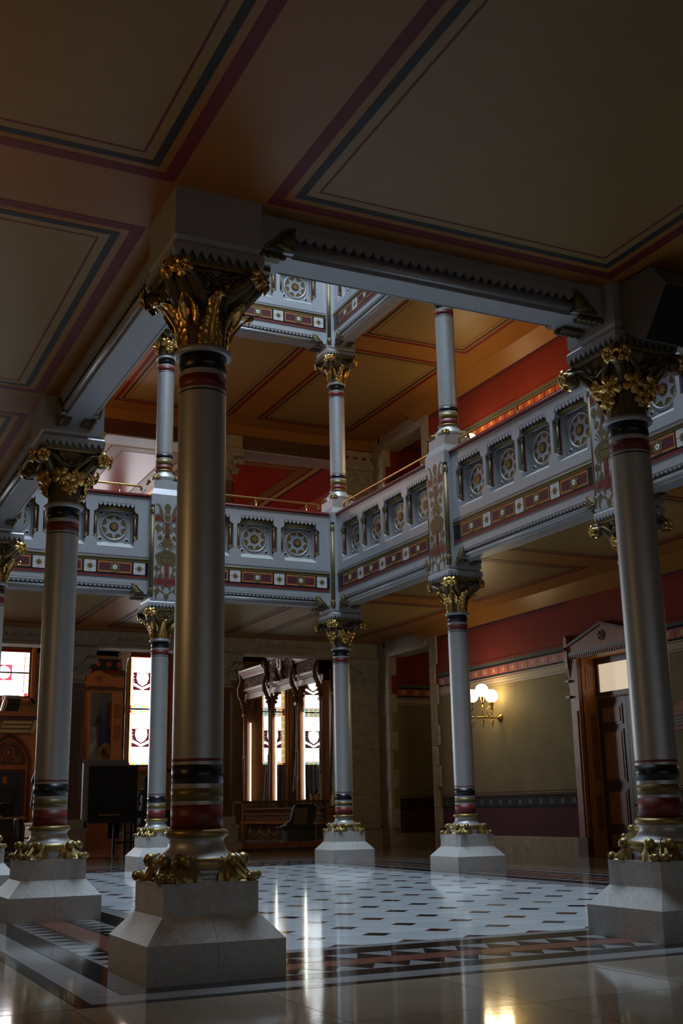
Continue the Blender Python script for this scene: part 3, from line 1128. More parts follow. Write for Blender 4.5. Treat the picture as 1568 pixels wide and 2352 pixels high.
BAND_LO = [('red', RED, 1.0, 1.175), ('olive', OLIVE, 1.203, 1.292), ('black', BLACK, 1.327, 1.462), ('red', RED, 1.487, 1.508)]
BAND_HI = [('black', BLACK, 4.585, 4.735), ('red', RED, 4.432, 4.542), ('black', BLACK, 4.398, 4.412)]


def band_obj(t, r, lst):
    for nm, mt, a, b in lst:
        me = cached(('painted_band', mt.name, r, round(a, 3), round(b, 3)), lambda q: q.lathe([(r, a), (r + .0012, a), (r + .0012, b), (r, b)], mt, 48))
        O('painted_band', me, t)


def capital(t, kind, z):
    b = O('capital', cached(('capital', kind), lambda q: bell(q, kind)), t, (0, 0, z))
    O('abacus', cached('abacus', abacus), t, (0, 0, z))
    tm = cached('zigzag_trim', abacus_teeth)
    for a in range(4):
        O('zigzag_trim', tm, t, (0, 0, z), a * PI / 2)
    vl = cached('gilded_leaf', vine_leaf)
    vs = cached('gilded_leaf_small', lambda q: vine_leaf(q, .098))
    ro = cached('gilded_rosette', rosette)
    for a in range(4):
        rz = a * PI / 2
        c, s = cos(rz), sin(rz)

        def P3(x, y, zz):
            return (x * c - y * s, x * s + y * c, zz)
        if kind == 'vine':
            for x, zz, dy, mm, tw in ((-.098, .315, -.262, vl, .3), (.098, .30, -.258, vl, -.35), (0.01, .175, -.232, vs, PI)):
                o = O('gilded_leaf', mm, b, P3(x, dy, zz))
                o.rotation_euler = (Matrix.Rotation(rz, 3, 'Z') @ Matrix.Rotation(.38, 3, 'X') @ Matrix.Rotation(x * 3.2, 3, 'Z') @ Matrix.Rotation(tw, 3, 'Y')).to_euler()
            for sg in (-1, 1):
                o = O('gilded_rosette', ro, b, P3(sg * .36, -.445, .505))
                o.rotation_euler = (Matrix.Rotation(rz, 3, 'Z') @ Matrix.Rotation(sg * .12, 3, 'Z') @ Matrix.Rotation(.2, 3, 'X')).to_euler()
        else:
            O('acanthus_leaf', cached('acanthus_leaf', acanthus), b, P3(0, -.175, 0), rz)
            for sg in (-1, 1):
                O('volute', cached(('volute', sg), lambda q: spiral(q, sg)), b, P3(sg * .004, -.305, .475), rz)
                o = O('gilded_leaf', vs, b, P3(sg * .325, -.405, .555))
                o.rotation_euler = (Matrix.Rotation(rz, 3, 'Z') @ Matrix.Rotation(sg * .5, 3, 'Z') @ Matrix.Rotation(PI, 3, 'Y')).to_euler()
            d = rz + PI / 4 + PI / 2
            O('half_leaf', cached('half_leaf', half_leaf), b, (.205 * cos(d - PI), .205 * sin(d - PI), .28), rz + PI / 4)


def column(x, y, kind, label, z_top=4.74):
    t = T('silver_column', label, 'column', (x, y, 0), 0, 'silver columns of the lower storey')
    ps = cached('plinth_stone', plinth_stone)
    for a in range(4):
        O('plinth_stone', ps, t, (0, 0, 0), a * PI / 2)
    O('plinth_block', cached('plinth_block', plinth_block), t)
    O('base_molding', cached('base_molding', base_mold), t)
    sp = cached('gilded_spur', spur)
    for a in range(4):
        O('gilded_spur', sp, t, (0, 0, 0), PI / 4 + a * PI / 2)
    O('shaft', cached('shaft', lambda q: q.lathe([(R, .99), (R, 4.75)], SHAFT, 64)), t)
    band_obj(t, R, BAND_LO)
    band_obj(t, R, BAND_HI)
    O('neck_ring', cached('neck_ring', neck), t, (0, 0, 4.745))
    capital(t, kind, 4.77)
    return t


column(0, 0, 'acanthus', 'nearest and largest silver column, standing left of centre, with gilt acanthus capital')
column(0, GB, 'vine', 'silver column behind and left of the nearest, before the arched wooden door')
column(0, 2 * GB, 'acanthus', 'silver column cut by the left edge, only a sliver of it showing')
column(GA, 0, 'vine', 'large silver column at the right edge, below the black-faced loudspeaker')
column(X2, Y3, 'vine', 'silver column at the far inner corner, in front of the flag case')
column(X2, 2 * GB, 'acanthus', 'silver column with gilt feather leaves in front of the lit three-globe wall lamp')
column(GA, Y3, 'acanthus', 'silver column in front of the bright stained glass window, beside the black board')
column(X2, GB, 'vine', 'silver column almost wholly hidden behind the right-edge column, only its capital corners showing')


def base_up(q):
    q.lathe([(.19, .30), (.214, .297), (.228, .285), (.23, .27), (.212, .258)], OLDGOLD, 36)
    q.lathe([(.212, .258), (.205, .245), (.222, .20), (.262, .16), (.29, .12), (.30, .08), (.285, .05), (.29, 0)], SHAFT, 36)


def spur_up(q):
    q.tube([(.26, 0, .15), (.33, 0, .11), (.38, 0, .05), (.42, 0, .03)], [.03, .035, .03, .02], OLDGOLD, 8)
    for s in (1, -1):
        pts = []
        for i in range(16):
            a = i / 15 * 3 * PI
            r = .055 * (1 - i / 17)
            pts.append((.33 + r * cos(a), s * (.06 + .002 * i), .075 + r * sin(a)))
        q.tube(pts, .012, OLDGOLD, 6)
        q.tube([(.30, s * .03, .14), (.36, s * .07, .07), (.41, s * .05, .02)], .016, OLDGOLD, 6)


def column_up(x, y, kind, label):
    t = T('upper_silver_column', label, 'column', (x, y, 0), 0, 'silver columns of the upper storey')
    zb, zr_ = 8.32, 4.745 + SH
    O('base_molding', cached('upper_base_molding', base_up), t, (0, 0, zb))
    sp = cached('upper_spur', spur_up)
    for a in range(4):
        O('gilded_spur', sp, t, (0, 0, zb), PI / 4 + a * PI / 2)
    O('shaft', cached('upper_shaft', lambda q: q.lathe([(R, 8.61), (R, zr_)], SHAFT, 64)), t)
    band_obj(t, R, [('red', RED, 8.615, 8.73), ('olive', OLIVE, 8.735, 8.865), ('black', BLACK, 8.90, 8.985), ('red', RED, 9.01, 9.022)])
    band_obj(t, R, [(n, mt, a + SH, b + SH) for n, mt, a, b in BAND_HI])
    O('neck_ring', cached('neck_ring', neck), t, (0, 0, zr_))
    capital(t, kind, 4.77 + SH)
    return t


column_up(GA, Y3, 'vine', 'upper silver column at left, before the red hall ceiling, half behind the nearest column')
column_up(X2, Y3, 'acanthus', 'upper silver column at the far inner corner of the gallery, under the top gallery')
column_up(X2, 2 * GB, 'vine', 'upper silver column at right, its capital hidden by the near beam, beside the orange-red wall')


# ================================================================== GALLERIES
# local frame of a bay: x along the gallery, front face toward -y, z = world height of the lower gallery
FY = -.22


def opening_stile(q, x, wtop, wmid):
    """waisted upright between two openings, both sides notched for the gilt tubes"""
    def half(z):
        return wtop if z > 7.56 or z < 6.88 else wmid
    zs = [(6.737, wtop), (6.86, wtop), (6.905, wtop * .78), (6.93, wmid), (7.50, wmid), (7.53, wtop * .78), (7.58, wtop), (7.72, wtop)]
    p = [(x + w, z) for z, w in zs] + [(x - w, z) for z, w in zs[::-1]]
    q.prism(p, 'y', FY, FY + .10, SILVER)


def end_stile(q, x0, x1, s):
    """end upright, notched only on the side s facing the opening"""
    xo, xi = (x0, x1) if s > 0 else (x1, x0)
    n = .085 * s
    p = [(xo, 6.737), (xi, 6.737), (xi, 6.86), (xi - n * .35, 6.905), (xi - n, 6.93), (xi - n, 7.50), (xi - n * .35, 7.53), (xi, 7.58), (xi, 7.72), (xo, 7.72)]
    q.prism(p, 'y', FY, FY + .10, SILVER)


def panel_back(q):
    q.box(-.50, .50, .08, .10, 6.70, 7.74, SILVERD)
    for s in (-1, 1):
        q.box(s * .45 - .055, s * .45 + .055, -.112, -.10, 6.88, 7.55, RED)
    q.box(-.37, .37, -.012, .08, 6.84, 7.59, SILVER)
    q.prism([(-.012, 6.870), (FY, 6.737), (-.05, 6.70)], 'x', -.405, .405, mat('pale_outline_lit_sill', (.5, .5, .5), .4, .35))  # sill paler than the wall, daylight falling on it put into the colour
    for s in (-1, 1):
        q.prism([(s * .37, -.012), (s * .40, FY + .1), (s * .37, .08)], 'z', 6.80, 7.59, SILVER)


def roll(q):
    q.tube([(-.405, -.10, 7.625), (.405, -.10, 7.625)], .055, OLIVE, 12)
    q.tube([(-.405, -.09, 7.565), (.405, -.09, 7.565)], .014, SILVER, 6)


def med_disc(q):
    n = 40
    q.lathe([(.0, 0), (.285, 0)], OLIVE, n)


def star(q):
    p = []
    for k in range(8):
        a = PI / 2 + k * PI / 4
        for da, r in ((-.39, .168), (-.22, .185), (-.10, .225), (0, .278), (.10, .225), (.22, .185)):
            p.append((r * cos(a + da), r * sin(a + da)))
    q.prism(p, 'y', -.008, 0, SILVER)


def ros(q):
    q.prism([(.098 * cos(k * PI / 12), .098 * sin(k * PI / 12)) for k in range(24)], 'y', -.012, 0, BLACK)
    for k in range(8):
        a = k * PI / 4 + PI / 8
        c, s = cos(a), sin(a)
        p = [(.024, -.004), (.05, -.0165), (.072, -.0165), (.084, 0), (.072, .0165), (.05, .0165), (.024, .004)]
        q.prism([(u * c - w * s, u * s + w * c) for u, w in p], 'y', -.017, -.01, mat('yellow_gilt_paint', (.34, .17, .03), .45, .3))
    q.ring((0, -.013, 0), .016, .006, WGOLD, 'y', 10, 5)


def boss(q):
    q.ring((0, -.004, 0), .042, .017, SILVER, 'y', 18, 7)
    q.prism([(.03 * cos(k * PI / 6), .03 * sin(k * PI / 6)) for k in range(12)], 'y', -.003, 0, BLACK)


def slot_tube(q):
    q.tube([(0, 0, 6.95), (0, 0, 7.47)], .026, TUBEG, 12)
    for s, z in ((1, 7.47), (-1, 6.95)):
        q.ball((0, -.008, z), .040, TUBEG, 12, 8, (1.0, .7, 1.2))
        q.tube([(0, 0, z), (0, -.01, z + s * .09)], [.04, .008], TUBEG, 8)
        for d in (-1, 1):
            q.ball((d * .024, -.022, z - s * .03), .02, TUBEG, 8, 6, (1, .7, 1.3))


def frieze_rect(q):
    w = .372
    q.box(-w, w, -.004, 0, -.123, .123, ORANGE)
    q.box(-w + .03, w - .03, -.0055, 0, -.085, .085, mat('plum_ribbed_paint', (.12, .022, .03), .45))
    n = 26
    for k in range(n):
        x = -w + .045 + k * (2 * w - .09) / (n - 1)
        q.box(x - .004, x + .004, -.0068, 0, -.08, .08, BLACK)
    for k in range(6):
        a = k * PI / 3 + PI / 6
        q.prism([(.05 * cos(a) + .066 * cos(t), .05 * sin(a) + .066 * sin(t)) for t in [i * PI / 5 for i in range(10)]], 'y', -.0095 - .0002 * k, 0, OLIVE)
        q.prism([(.055 * cos(a + PI / 6 - .05), .055 * sin(a + PI / 6 - .05)), (.118 * cos(a + PI / 6 - .02), .118 * sin(a + PI / 6 - .02)), (.118 * cos(a + PI / 6 + .02), .118 * sin(a + PI / 6 + .02)), (.055 * cos(a + PI / 6 + .05), .055 * sin(a + PI / 6 + .05))], 'y', -.0115, 0, BLACK)
    for k in range(5):
        a = k * 2 * PI / 5 + PI / 2
        q.prism([(.026 * cos(a) + .026 * cos(t), .026 * sin(a) + .026 * sin(t)) for t in [i * PI / 4 for i in range(8)]], 'y', -.013 - .0002 * k, 0, CAPWHITE)
    q.prism([(.014 * cos(i), .014 * sin(i)) for i in range(6)], 'y', -.016, 0, BLACK)


def frieze_square(q):
    w = .122
    q.box(-w - .008, w + .008, -.0035, 0, -w - .006, w + .006, RED)
    n = 12
    for s in (-1, 1):
        for k in range(n):
            x = -w + (k + .5) * 2 * w / n
            q.box(x - .007, x + .007, -.005, 0, s * w - .008, s * w + .008, CAPWHITE)
            q.box(s * w - .008, s * w + .008, -.005, 0, x - .007, x + .007, CAPWHITE)
    q.box(-w, w, -.0052, 0, -w, w, mat('white_stencil_paint', (.48, .45, .42), .5))
    q.box(-w, w, -.0065, 0, -.003, .003, BLACK)
    q.box(-.003, .003, -.0065, 0, -w, w, BLACK)
    for k in range(8):
        a = k * PI / 4
        q.prism([(.04 * cos(a - .25), .04 * sin(a - .25)), (.082 * cos(a), .082 * sin(a)), (.04 * cos(a + .25), .04 * sin(a + .25))], 'y', -.0075, 0, OLIVE)
    q.prism([(.052 * cos(i * PI / 8), .052 * sin(i * PI / 8)) for i in range(16)], 'y', -.0085, 0, OLIVE)
    q.prism([(.014 * cos(i), .014 * sin(i)) for i in range(6)], 'y', -.011, 0, RED)


def leaf_stop(q):
    """carved leaf that closes a moulding, grows toward +x"""
    q.prism([(0, 5.735), (.28, 5.735), (.22, 5.77), (.16, 5.83), (.11, 5.90), (.05, 5.955), (0, 5.955)], 'y', FY - .016, FY + .06, TUBEG)
    for k in range(5):
        a = .12 + k * .33
        L_ = (.25, .20, .19, .20, .21)[k]
        q.tube([(.02, FY - .016, 5.75), (.02 + L_ * .5 * cos(a), FY - .034, 5.75 + L_ * .5 * sin(a)), (.02 + L_ * .9 * cos(a), FY - .018, 5.75 + L_ * .9 * sin(a))], [.02, .026, .008], TUBEG, 7)
    q.tube([(.0, FY - .02, 5.94), (.10, FY - .03, 5.90), (.17, FY - .03, 5.82), (.27, FY - .02, 5.745)], [.014, .016, .014, .008], TUBEG, 7)


def under_leaf(q):
    q.box(-.12, .12, -.10, .02, 5.675, 5.72, BRONZE)
    for k in range(5):
        q.ball((-.12 + .06 * k, -.09, 5.685), .035, BRONZE, 8, 5, (1, .9, .8))


def beam_profile(q, L, h):
    """gallery beam, both faces; L = clear half length, h = half length of the serrated run"""
    q.box(-L, L, -.215, .215, 5.947, ZC + .02, SILVER)
    q.box(-L, L, -.130, .130, 5.76, 5.95, SILVER)
    q.box(-L, L, -.158, .158, 5.715, 5.765, SILVER)
    for s in (-1, 1):
        q.tube([(-h, s * .176, 5.786), (h, s * .176, 5.786)], .042, SILVER, 14)
        q.tube([(-h, s * .150, 5.718), (h, s * .150, 5.718)], .010, SILVER, 8)
    for s in (-1, 1):
        for e in (-1, 1):
            a, b = (h, L) if e > 0 else (-L, -h)
            q.box(a, b, s * .215 - .10 * (s > 0), s * .215 + .10 * (s < 0), 5.725, 5.95, SILVER)


def beam_parts(t, L, h, backside):
    q = M()
    beam_profile(q, L, h)
    O('beam', q, t)
    n = max(4, round(2 * h / .095))
    tm = cached(('scalloped_trim', round(h, 3)), lambda q: (q.teeth(-h, h, 5.90, 5.835, FY - .012, FY + .012, n, SILVER, 'leaf'), q.box(-h, h, FY - .022, FY + .012, 5.895, 5.935, SILVER)))
    O('scalloped_trim', tm, t)
    ls = cached('leaf_stop', leaf_stop)
    ul = cached('under_leaf', under_leaf)
    if backside:
        O('scalloped_trim', tm, t, (0, 0, 0), PI)
        for s in (-1, 1):
            O('leaf_stop', ls, t, (s * h, 0, 0), PI, None, (-s, 1, 1))
    for s in (-1, 1):
        O('leaf_stop', ls, t, (s * h, 0, 0), 0, None, (s, 1, 1))
        for y, r in ((-.1, 0), (.1, PI)):
            O('under_leaf', ul, t, (s * (L - .14), y, 0), r)


def bay(loc, rz, span, n, pitch, label, x0=None, x1=None, full=True, plain=False, backside=False):
    """one gallery bay between two columns; span = axis distance"""
    t = T('gallery_bay', label, 'balcony', loc, rz, 'gallery fronts round the well')
    L = span / 2 - .372
    h = L - .36
    beam_parts(t, L, h, backside)
    if plain:
        q = M()
        q.box(-L, L, -.215, .20, ZC + .02, 7.89, SILVER)
        q.box(-L, L, -.25, .22, 7.90, 7.98, RED)
        O('parapet_wall', q, t)
        return t
    q = M()
    q.box(-L, L, FY, .20, ZC + .02, 6.737, SILVER)
    q.box(-L, L, FY, .20, 7.72, 7.895, SILVER)
    q.box(-L, L, .10, .25, 6.737, 7.72, SILVER)
    xs = [(k - (n - 1) / 2) * pitch for k in range(n)]
    for k in range(n - 1):
        opening_stile(q, (xs[k] + xs[k + 1]) / 2, pitch / 2 - .405, pitch / 2 - .405 - .088)
    end_stile(q, -L, xs[0] - .405, 1)
    end_stile(q, xs[-1] + .405, L, -1)
    for z in (7.853, 6.545, 6.525, 6.046):
        q.box(-L, L, FY - .0015, FY, z - .004, z + .004, BLACK)
    O('parapet_wall', q, t)
    q = M()
    q.box(-L, L, FY - .025, .24, 7.895, 7.975, RED)
    q.tube([(-L, FY - .02, 7.93), (L, FY - .02, 7.93)], .026, RED, 8)
    O('cap_rail', q, t)
    q = M()
    q.box(-L, L, FY - .006, FY, 6.418, 6.50, OLIVE)
    q.tube([(-L, FY - .006, 6.478), (L, FY - .006, 6.478)], .016, TUBEG, 8)
    q.box(-L, L, FY - .002, FY, 6.115, 6.42, BLACK)
    q.box(-L, L, FY - .003, FY, 6.065, 6.115, RED)
    O('frieze_ground', q, t)
    fr_, fs_ = cached('frieze_rectangle', frieze_rect), cached('frieze_square', frieze_square)
    for x in xs:
        O('frieze_rectangle', fr_, t, (x, FY - .002, 6.28))
    for k in range(n + 1):
        x = xs[0] - pitch / 2 + k * pitch
        if abs(x) < L - .13:
            O('frieze_square', fs_, t, (x, FY - .002, 6.275))
    pb, rl, st_, rs, bo, tu = [cached(a, f) for a, f in (('panel', panel_back), ('olive_roll', roll), ('star', star), ('rosette', ros), ('boss', boss), ('gilt_tube', slot_tube))]
    tz = cached('scalloped_valance', lambda q: q.teeth(-.405, .405, 7.735, 7.632, FY + .004, FY + .028, 8, SILVER, 'leaf'))
    rg = cached('medallion_ring', lambda q: (q.ring((0, 0, 0), .292, .026, SILVER, 'y', 40, 10), q.prism([(.285 * cos(k * PI / 18), .285 * sin(k * PI / 18)) for k in range(36)], 'y', -.004, 0, OLIVE)))
    for x in xs:
        p = O('panel', pb, t, (x, 0, 0))
        O('medallion_ring', rg, p, (0, -.014, 7.22))
        O('star', st_, p, (0, -.018, 7.22))
        O('rosette', rs, p, (0, -.025, 7.22))
        for a in (-1, 1):
            for c in (-1, 1):
                O('boss', bo, p, (a * .298, -.013, 7.22 + c * .298))
            O('gilt_tube', tu, p, (a * .440, -.150, 0))
        O('scalloped_valance', tz, p)
        O('olive_roll', rl, p)
    return t


def ornament():
    """flat painted arabesque of a pier, drawn in the x,z plane, z from 5.62 to 7.78"""
    q = M()
    OB = mat('brown_gold_stencil', (.13, .095, .04), .45, .3)

    def flat(p, mt=OB, d=.003):
        q.prism(p, 'y', -d, 0, mt)

    def ell(x, z, a, b, mt=OB, d=.003, n=20):
        flat([(x + a * cos(2 * PI * k / n), z + b * sin(2 * PI * k / n)) for k in range(n)], mt, d)

    def curve(pts, w, mt=OB, d=.003):
        for i in range(len(pts) - 1):
            (xa, za), (xb, zb) = pts[i], pts[i + 1]
            dx, dz = xb - xa, zb - za
            l = math.hypot(dx, dz) or 1
            wa, wb = (w[i], w[i + 1]) if isinstance(w, list) else (w, w)
            nx, nz = -dz / l, dx / l
            flat([(xa + nx * wa, za + nz * wa), (xa - nx * wa, za - nz * wa), (xb - nx * wb, zb - nz * wb), (xb + nx * wb, zb + nz * wb)], mt, d + .0001 * (i % 3))

    def scroll(x, z, r, s, up, n=18, turns=1.25, w=.020):
        pts = []
        for i in range(n):
            t = i / (n - 1)
            a = PI / 2 * up - s * t * turns * 2 * PI
            rr = r * (1 - .75 * t)
            pts.append((x + rr * cos(a), z + rr * sin(a)))
        curve(pts, w)
        ell(pts[-1][0], pts[-1][1], r * .42, r * .42)
    # red cross bars with black lines
    for za, zb in ((7.35, 7.49), (5.92, 6.06)):
        flat([(-.29, za), (.29, za), (.29, zb), (-.29, zb)], RED, .0015)
        for z in (za - .02, zb + .02):
            flat([(-.29, z - .006), (.29, z - .006), (.29, z + .006), (-.29, z + .006)], BLACK, .0018)
    for s in (-1, 1):
        # top flames and side leaves
        curve([(s * .06, 7.38), (s * .13, 7.47), (s * .15, 7.60), (s * .20, 7.72), (s * .25, 7.745), (s * .27, 7.72)], [.03, .035, .035, .022, .012, .014])
        flat([(s * .10, 7.45), (s * .20, 7.55), (s * .17, 7.68), (s * .13, 7.58)])
        curve([(s * .08, 7.40), (s * .05, 7.50), (s * .02, 7.6)], [.012, .02, .03])
        # upper scrolls
        scroll(s * .185, 7.19, .085, s, 1)
        curve([(s * .07, 7.33), (s * .10, 7.24), (s * .09, 7.08)], .016)
        scroll(s * .175, 6.98, .055, -s, 1)
        curve([(s * .20, 7.12), (s * .215, 7.04)], .014)
        # waist, fan and urn
        flat([(0, 7.34), (s * .055, 7.32), (s * .075, 7.14), (s * .05, 7.06), (s * .10, 6.92), (s * .13, 6.80), (0, 6.76)])
        for k in range(4):
            a = .25 + k * .33
            flat([(s * .03, 6.68), (s * (.24 * sin(a) - .05 * cos(a) * .6), 6.70 + .20 * cos(a)), (s * .255 * sin(a), 6.70 + .235 * cos(a)), (s * (.23 * sin(a) + .06 * cos(a) * .6), 6.70 + .18 * cos(a))], OB, .003 + .0002 * k)
        flat([(0, 6.72), (s * .17, 6.66), (s * .27, 6.58), (s * .24, 6.46), (s * .20, 6.36), (s * .10, 6.34), (0, 6.40)])
        # legs below with red centre, side scrolls
        flat([(s * .125, 6.36), (s * .155, 6.36), (s * .155, 6.16), (s * .125, 6.16)])
        scroll(s * .21, 6.28, .065, s, 1)
        scroll(s * .15, 6.12, .06, -s, 1)
        curve([(s * .22, 6.22), (s * .245, 6.05), (s * .24, 5.93), (s * .18, 5.82), (s * .10, 5.77), (0, 5.70)], .015)
        flat([(s * .08, 5.98), (s * .12, 5.90), (s * .09, 5.80), (s * .045, 5.84)])
        flat([(s * .16, 5.85), (s * .27, 5.82), (s * .26, 5.70), (s * .24, 5.62), (s * .205, 5.61), (s * .215, 5.68), (s * .15, 5.78)])
        curve([(s * .05, 6.4), (s * .045, 5.88)], .009, RED, .0035)
        flat([(s * .105, 5.78), (s * .02, 5.68), (s * .01, 5.70), (s * .09, 5.80)])
    flat([(0, 7.42), (-.04, 7.56), (-.085, 7.68), (-.05, 7.74), (0, 7.775), (.05, 7.74), (.085, 7.68), (.04, 7.56)])
    ell(0, 7.43, .092, .098, mat('pale_outline_lit_sill', (.5, .5, .5), .4, .35), .0036)
    ell(0, 7.43, .08, .086, OB, .0042)
    for k in range(8):
        ell(.045 * cos(k * PI / 4), 7.43 + .05 * sin(k * PI / 4), .008, .008, RED, .0048, 6)
    ell(0, 7.43, .014, .014, RED, .0048, 8)
    flat([(-.03, 7.32), (.03, 7.32), (.03, 6.95), (-.03, 6.95)], RED, .0036)
    flat([(-.035, 6.40), (.035, 6.40), (.03, 5.88), (-.03, 5.88)], RED, .0032)
    for x in (-.016, 0, .016):
        flat([(x - .002, 7.3), (x + .002, 7.3), (x + .002, 6.95), (x - .002, 6.95)], OB, .0042)
        flat([(x - .002, 6.4), (x + .002, 6.4), (x + .002, 5.9), (x - .002, 5.9)], OB, .0042)
    for z in (7.05, 7.0, 6.15):
        flat([(-.035, z), (.035, z), (.035, z + .015), (-.035, z + .015)], BLACK, .0046)
    ell(0, 6.52, .15, .15, BLACK, .0038, 28)
    ell(0, 6.52, .142, .142, OB, .0042, 28)
    curve([(-.10, 6.53), (.10, 6.53)], .004, BLACK, .0048)
    for k in range(7):
        a = k * PI / 6
        ell(.105 * cos(a), 6.55 + .09 * sin(a), .011, .011, BLACK, .0048, 6)
    scroll(0, 6.52, .03, 1, 1, 10, 1, .004)
    flat([(0, 5.57), (-.055, 5.65), (-.05, 5.70), (0, 5.715), (.05, 5.70), (.055, 5.65)])
    return q


def pier_tube(q, z0=5.78, z1=7.58):
    q.tube([(0, 0, z0), (0, 0, z1)], .048, TUBEG, 14)
    for s, z in ((1, z1), (-1, z0)):
        q.ball((0, -.012, z), .062, TUBEG, 12, 8, (1, .8, 1.5))
        q.tube([(0, 0, z), (0, -.01, z + s * .15)], [.058, .008], TUBEG, 8)
        for d in (-1, 1):
            q.ball((d * .03, -.04, z - s * .04), .026, TUBEG, 8, 6, (1, .7, 1.4))
        q.ring((0, -.045, z + s * .01), .03, .010, TUBEG, 'y', 12, 5)


PIERS = {}


def pier(x, y, rz, label, z0=0.0, ornate=True, corners=((-1, -1), (1, -1)), front=True, top=7.98):
    """square iron pier above a column, carrying the gallery; local front toward -y"""
    t = T('gallery_pier', label, 'pillar', (x, y, z0), rz, 'piers between the gallery bays')
    hp, c = .372, .075
    zb, zt, n0, n1 = 5.565, top, 5.64, 7.72
    # plan outline, cut back at the gilt-tube corners
    pts = []
    for a, b in ((-1, -1), (1, -1), (1, 1), (-1, 1)):
        if (a, b) in corners and ornate:
            e = [(a * hp, b * (hp - c)), (a * (hp - c * .9), b * (hp - c * .9)), (a * (hp - c), b * hp)]
            pts += e if a * b > 0 else e[::-1]
        else:
            pts.append((a * hp, b * hp))
    q = M()
    q.frus(hp - .035, hp, zb, zb + .05, SILVER)
    if ornate:
        q.box(-hp, hp, -hp, hp, zb + .05, n0, SILVER)
        q.prism(pts, 'z', n0, n1, SILVER)
        q.box(-hp, hp, -hp, hp, n1, 7.97, SILVER)
        q.frus(hp, .31, 7.97, 8.12, SILVER)
        q.box(-.31, .31, -.31, .31, 8.12, 8.32, SILVER)
    else:
        q.box(-hp, hp, -hp, hp, zb + .05, top, SILVER)
    O('pier_body', q, t)
    if ornate:
        tm = cached('corner_tube', pier_tube)
        for a, b in corners:
            q = M()
            q.box(-.05, .05, 0, .012, n0 + .05, n1 - .05, RED)
            ang = math.atan2(a, -b)
            O('red_backing', q, t, (a * (hp - c * .86), b * (hp - c * .86), 0), ang)
            O('corner_tube', tm, t, (a * (hp - .045), b * (hp - .045), 0), ang)
        if front:
            O('painted_ornament', CACHE['orn'], t, (0, -hp, 0))
    return t


CACHE['orn'] = ornament().mesh('painted_ornament')
MX, MY = GA / 2, GB / 2
PX, PY = 1.08, 1.064
# far gallery (faces -Y) and right gallery (faces -X)
bay((GA + MX, Y3, 0), 0, GA, 3, PX, 'gallery front of three medallion panels ending at the far inner corner of the well')
bay((MX, Y3, 0), 0, GA, 3, PX, 'gallery front at the far left, behind the second column, left of the painted pier')
bay((X2, 2.5 * GB, 0), -PI / 2, GB, 4, PY, 'gallery front of four panels just right of the inner corner, receding to the painted pier')
bay((X2, 1.5 * GB, 0), -PI / 2, GB, 4, PY, 'long right-hand gallery front of four panels below the orange-red upper wall')
bay((X2, .5 * GB, 0), -PI / 2, GB, 4, PY, 'gallery front cut by the right edge of the photo, beside the right-edge column')
bay((0, .5 * GB, 0), PI / 2, GB, 4, PY, 'silver gallery beam running left from the nearest column, seen from below', plain=True, backside=True)
bay((0, 1.5 * GB, 0), PI / 2, GB, 4, PY, 'silver gallery beam seen from below beyond the second column at the far left', plain=True, backside=True)
bay((0, 2.5 * GB, 0), PI / 2, GB, 4, PY, 'silver gallery beam seen from below at the left edge of the photo', plain=True, backside=True)
bay((MX, 0, 0), PI, GA, 3, PX, 'silver beam with saw-tooth trim between the nearest column and the right-edge column', plain=True, backside=True)
bay((GA + MX, 0, 0), PI, GA, 3, PX, 'silver gallery beam beyond the right-edge column', plain=True, backside=True)
pier(GA, Y3, 0, 'painted pier with arabesque on the far gallery, left of the nearest column')
pier(X2, 2 * GB, -PI / 2, 'painted pier with arabesque above the column before the wall lamp')
pier(X2, GB, -PI / 2, 'painted pier with arabesque half hidden by the right-edge column')
pier(X2, Y3, 0, 'plain inner-corner pier with a single gilt corner tube', corners=((-1, -1),), front=False)
for x, y, lb in ((0, 0, 'dark square pier on top of the nearest column, reaching the ceiling'), (0, GB, 'square pier on top of the second column from the left'), (0, 2 * GB, 'square pier on the column cut by the left edge'), (GA, 0, 'square pier on the right-edge column, below the black-faced box')):
    pier(x, y, 0, lb, ornate=False)
# top gallery round the well, one storey higher
bay((GA + MX, Y3, SH), 0, GA, 3, PX, 'top gallery front left of the top inner corner, just under the near beam')
bay((X2, 2.5 * GB, SH), -PI / 2, GB, 4, PY, 'top gallery front right of the top inner corner, receding under the near beam')
bay((MX, Y3, SH), 0, GA, 3, PX, 'top gallery front hidden behind the nearest column', plain=True)
bay((X2, 1.5 * GB, SH), -PI / 2, GB, 4, PY, 'top gallery beam above the upper column at right', plain=True)
bay((X2, .5 * GB, SH), -PI / 2, GB, 4, PY, 'top gallery beam above the right edge', plain=True)
pier(X2, Y3, 0, 'top inner-corner pier with a gilt corner tube, above the upper corner column', z0=SH, corners=((-1, -1),), front=False)
pier(GA, Y3, 0, 'top gallery pier above the left upper column', z0=SH)
pier(X2, 2 * GB, -PI / 2, 'top gallery pier above the upper column at right', z0=SH)
q = M()
for x0, x1, y0, y1 in ((-.2, X2 + .2, -.2, .2), (-.2, .2, .2, Y3 - .2)):
    q.box(x0, x1, y0, y1, SH + 5.72, SH + 7.98, SILVER)
ST('wall_top_gallery', q)


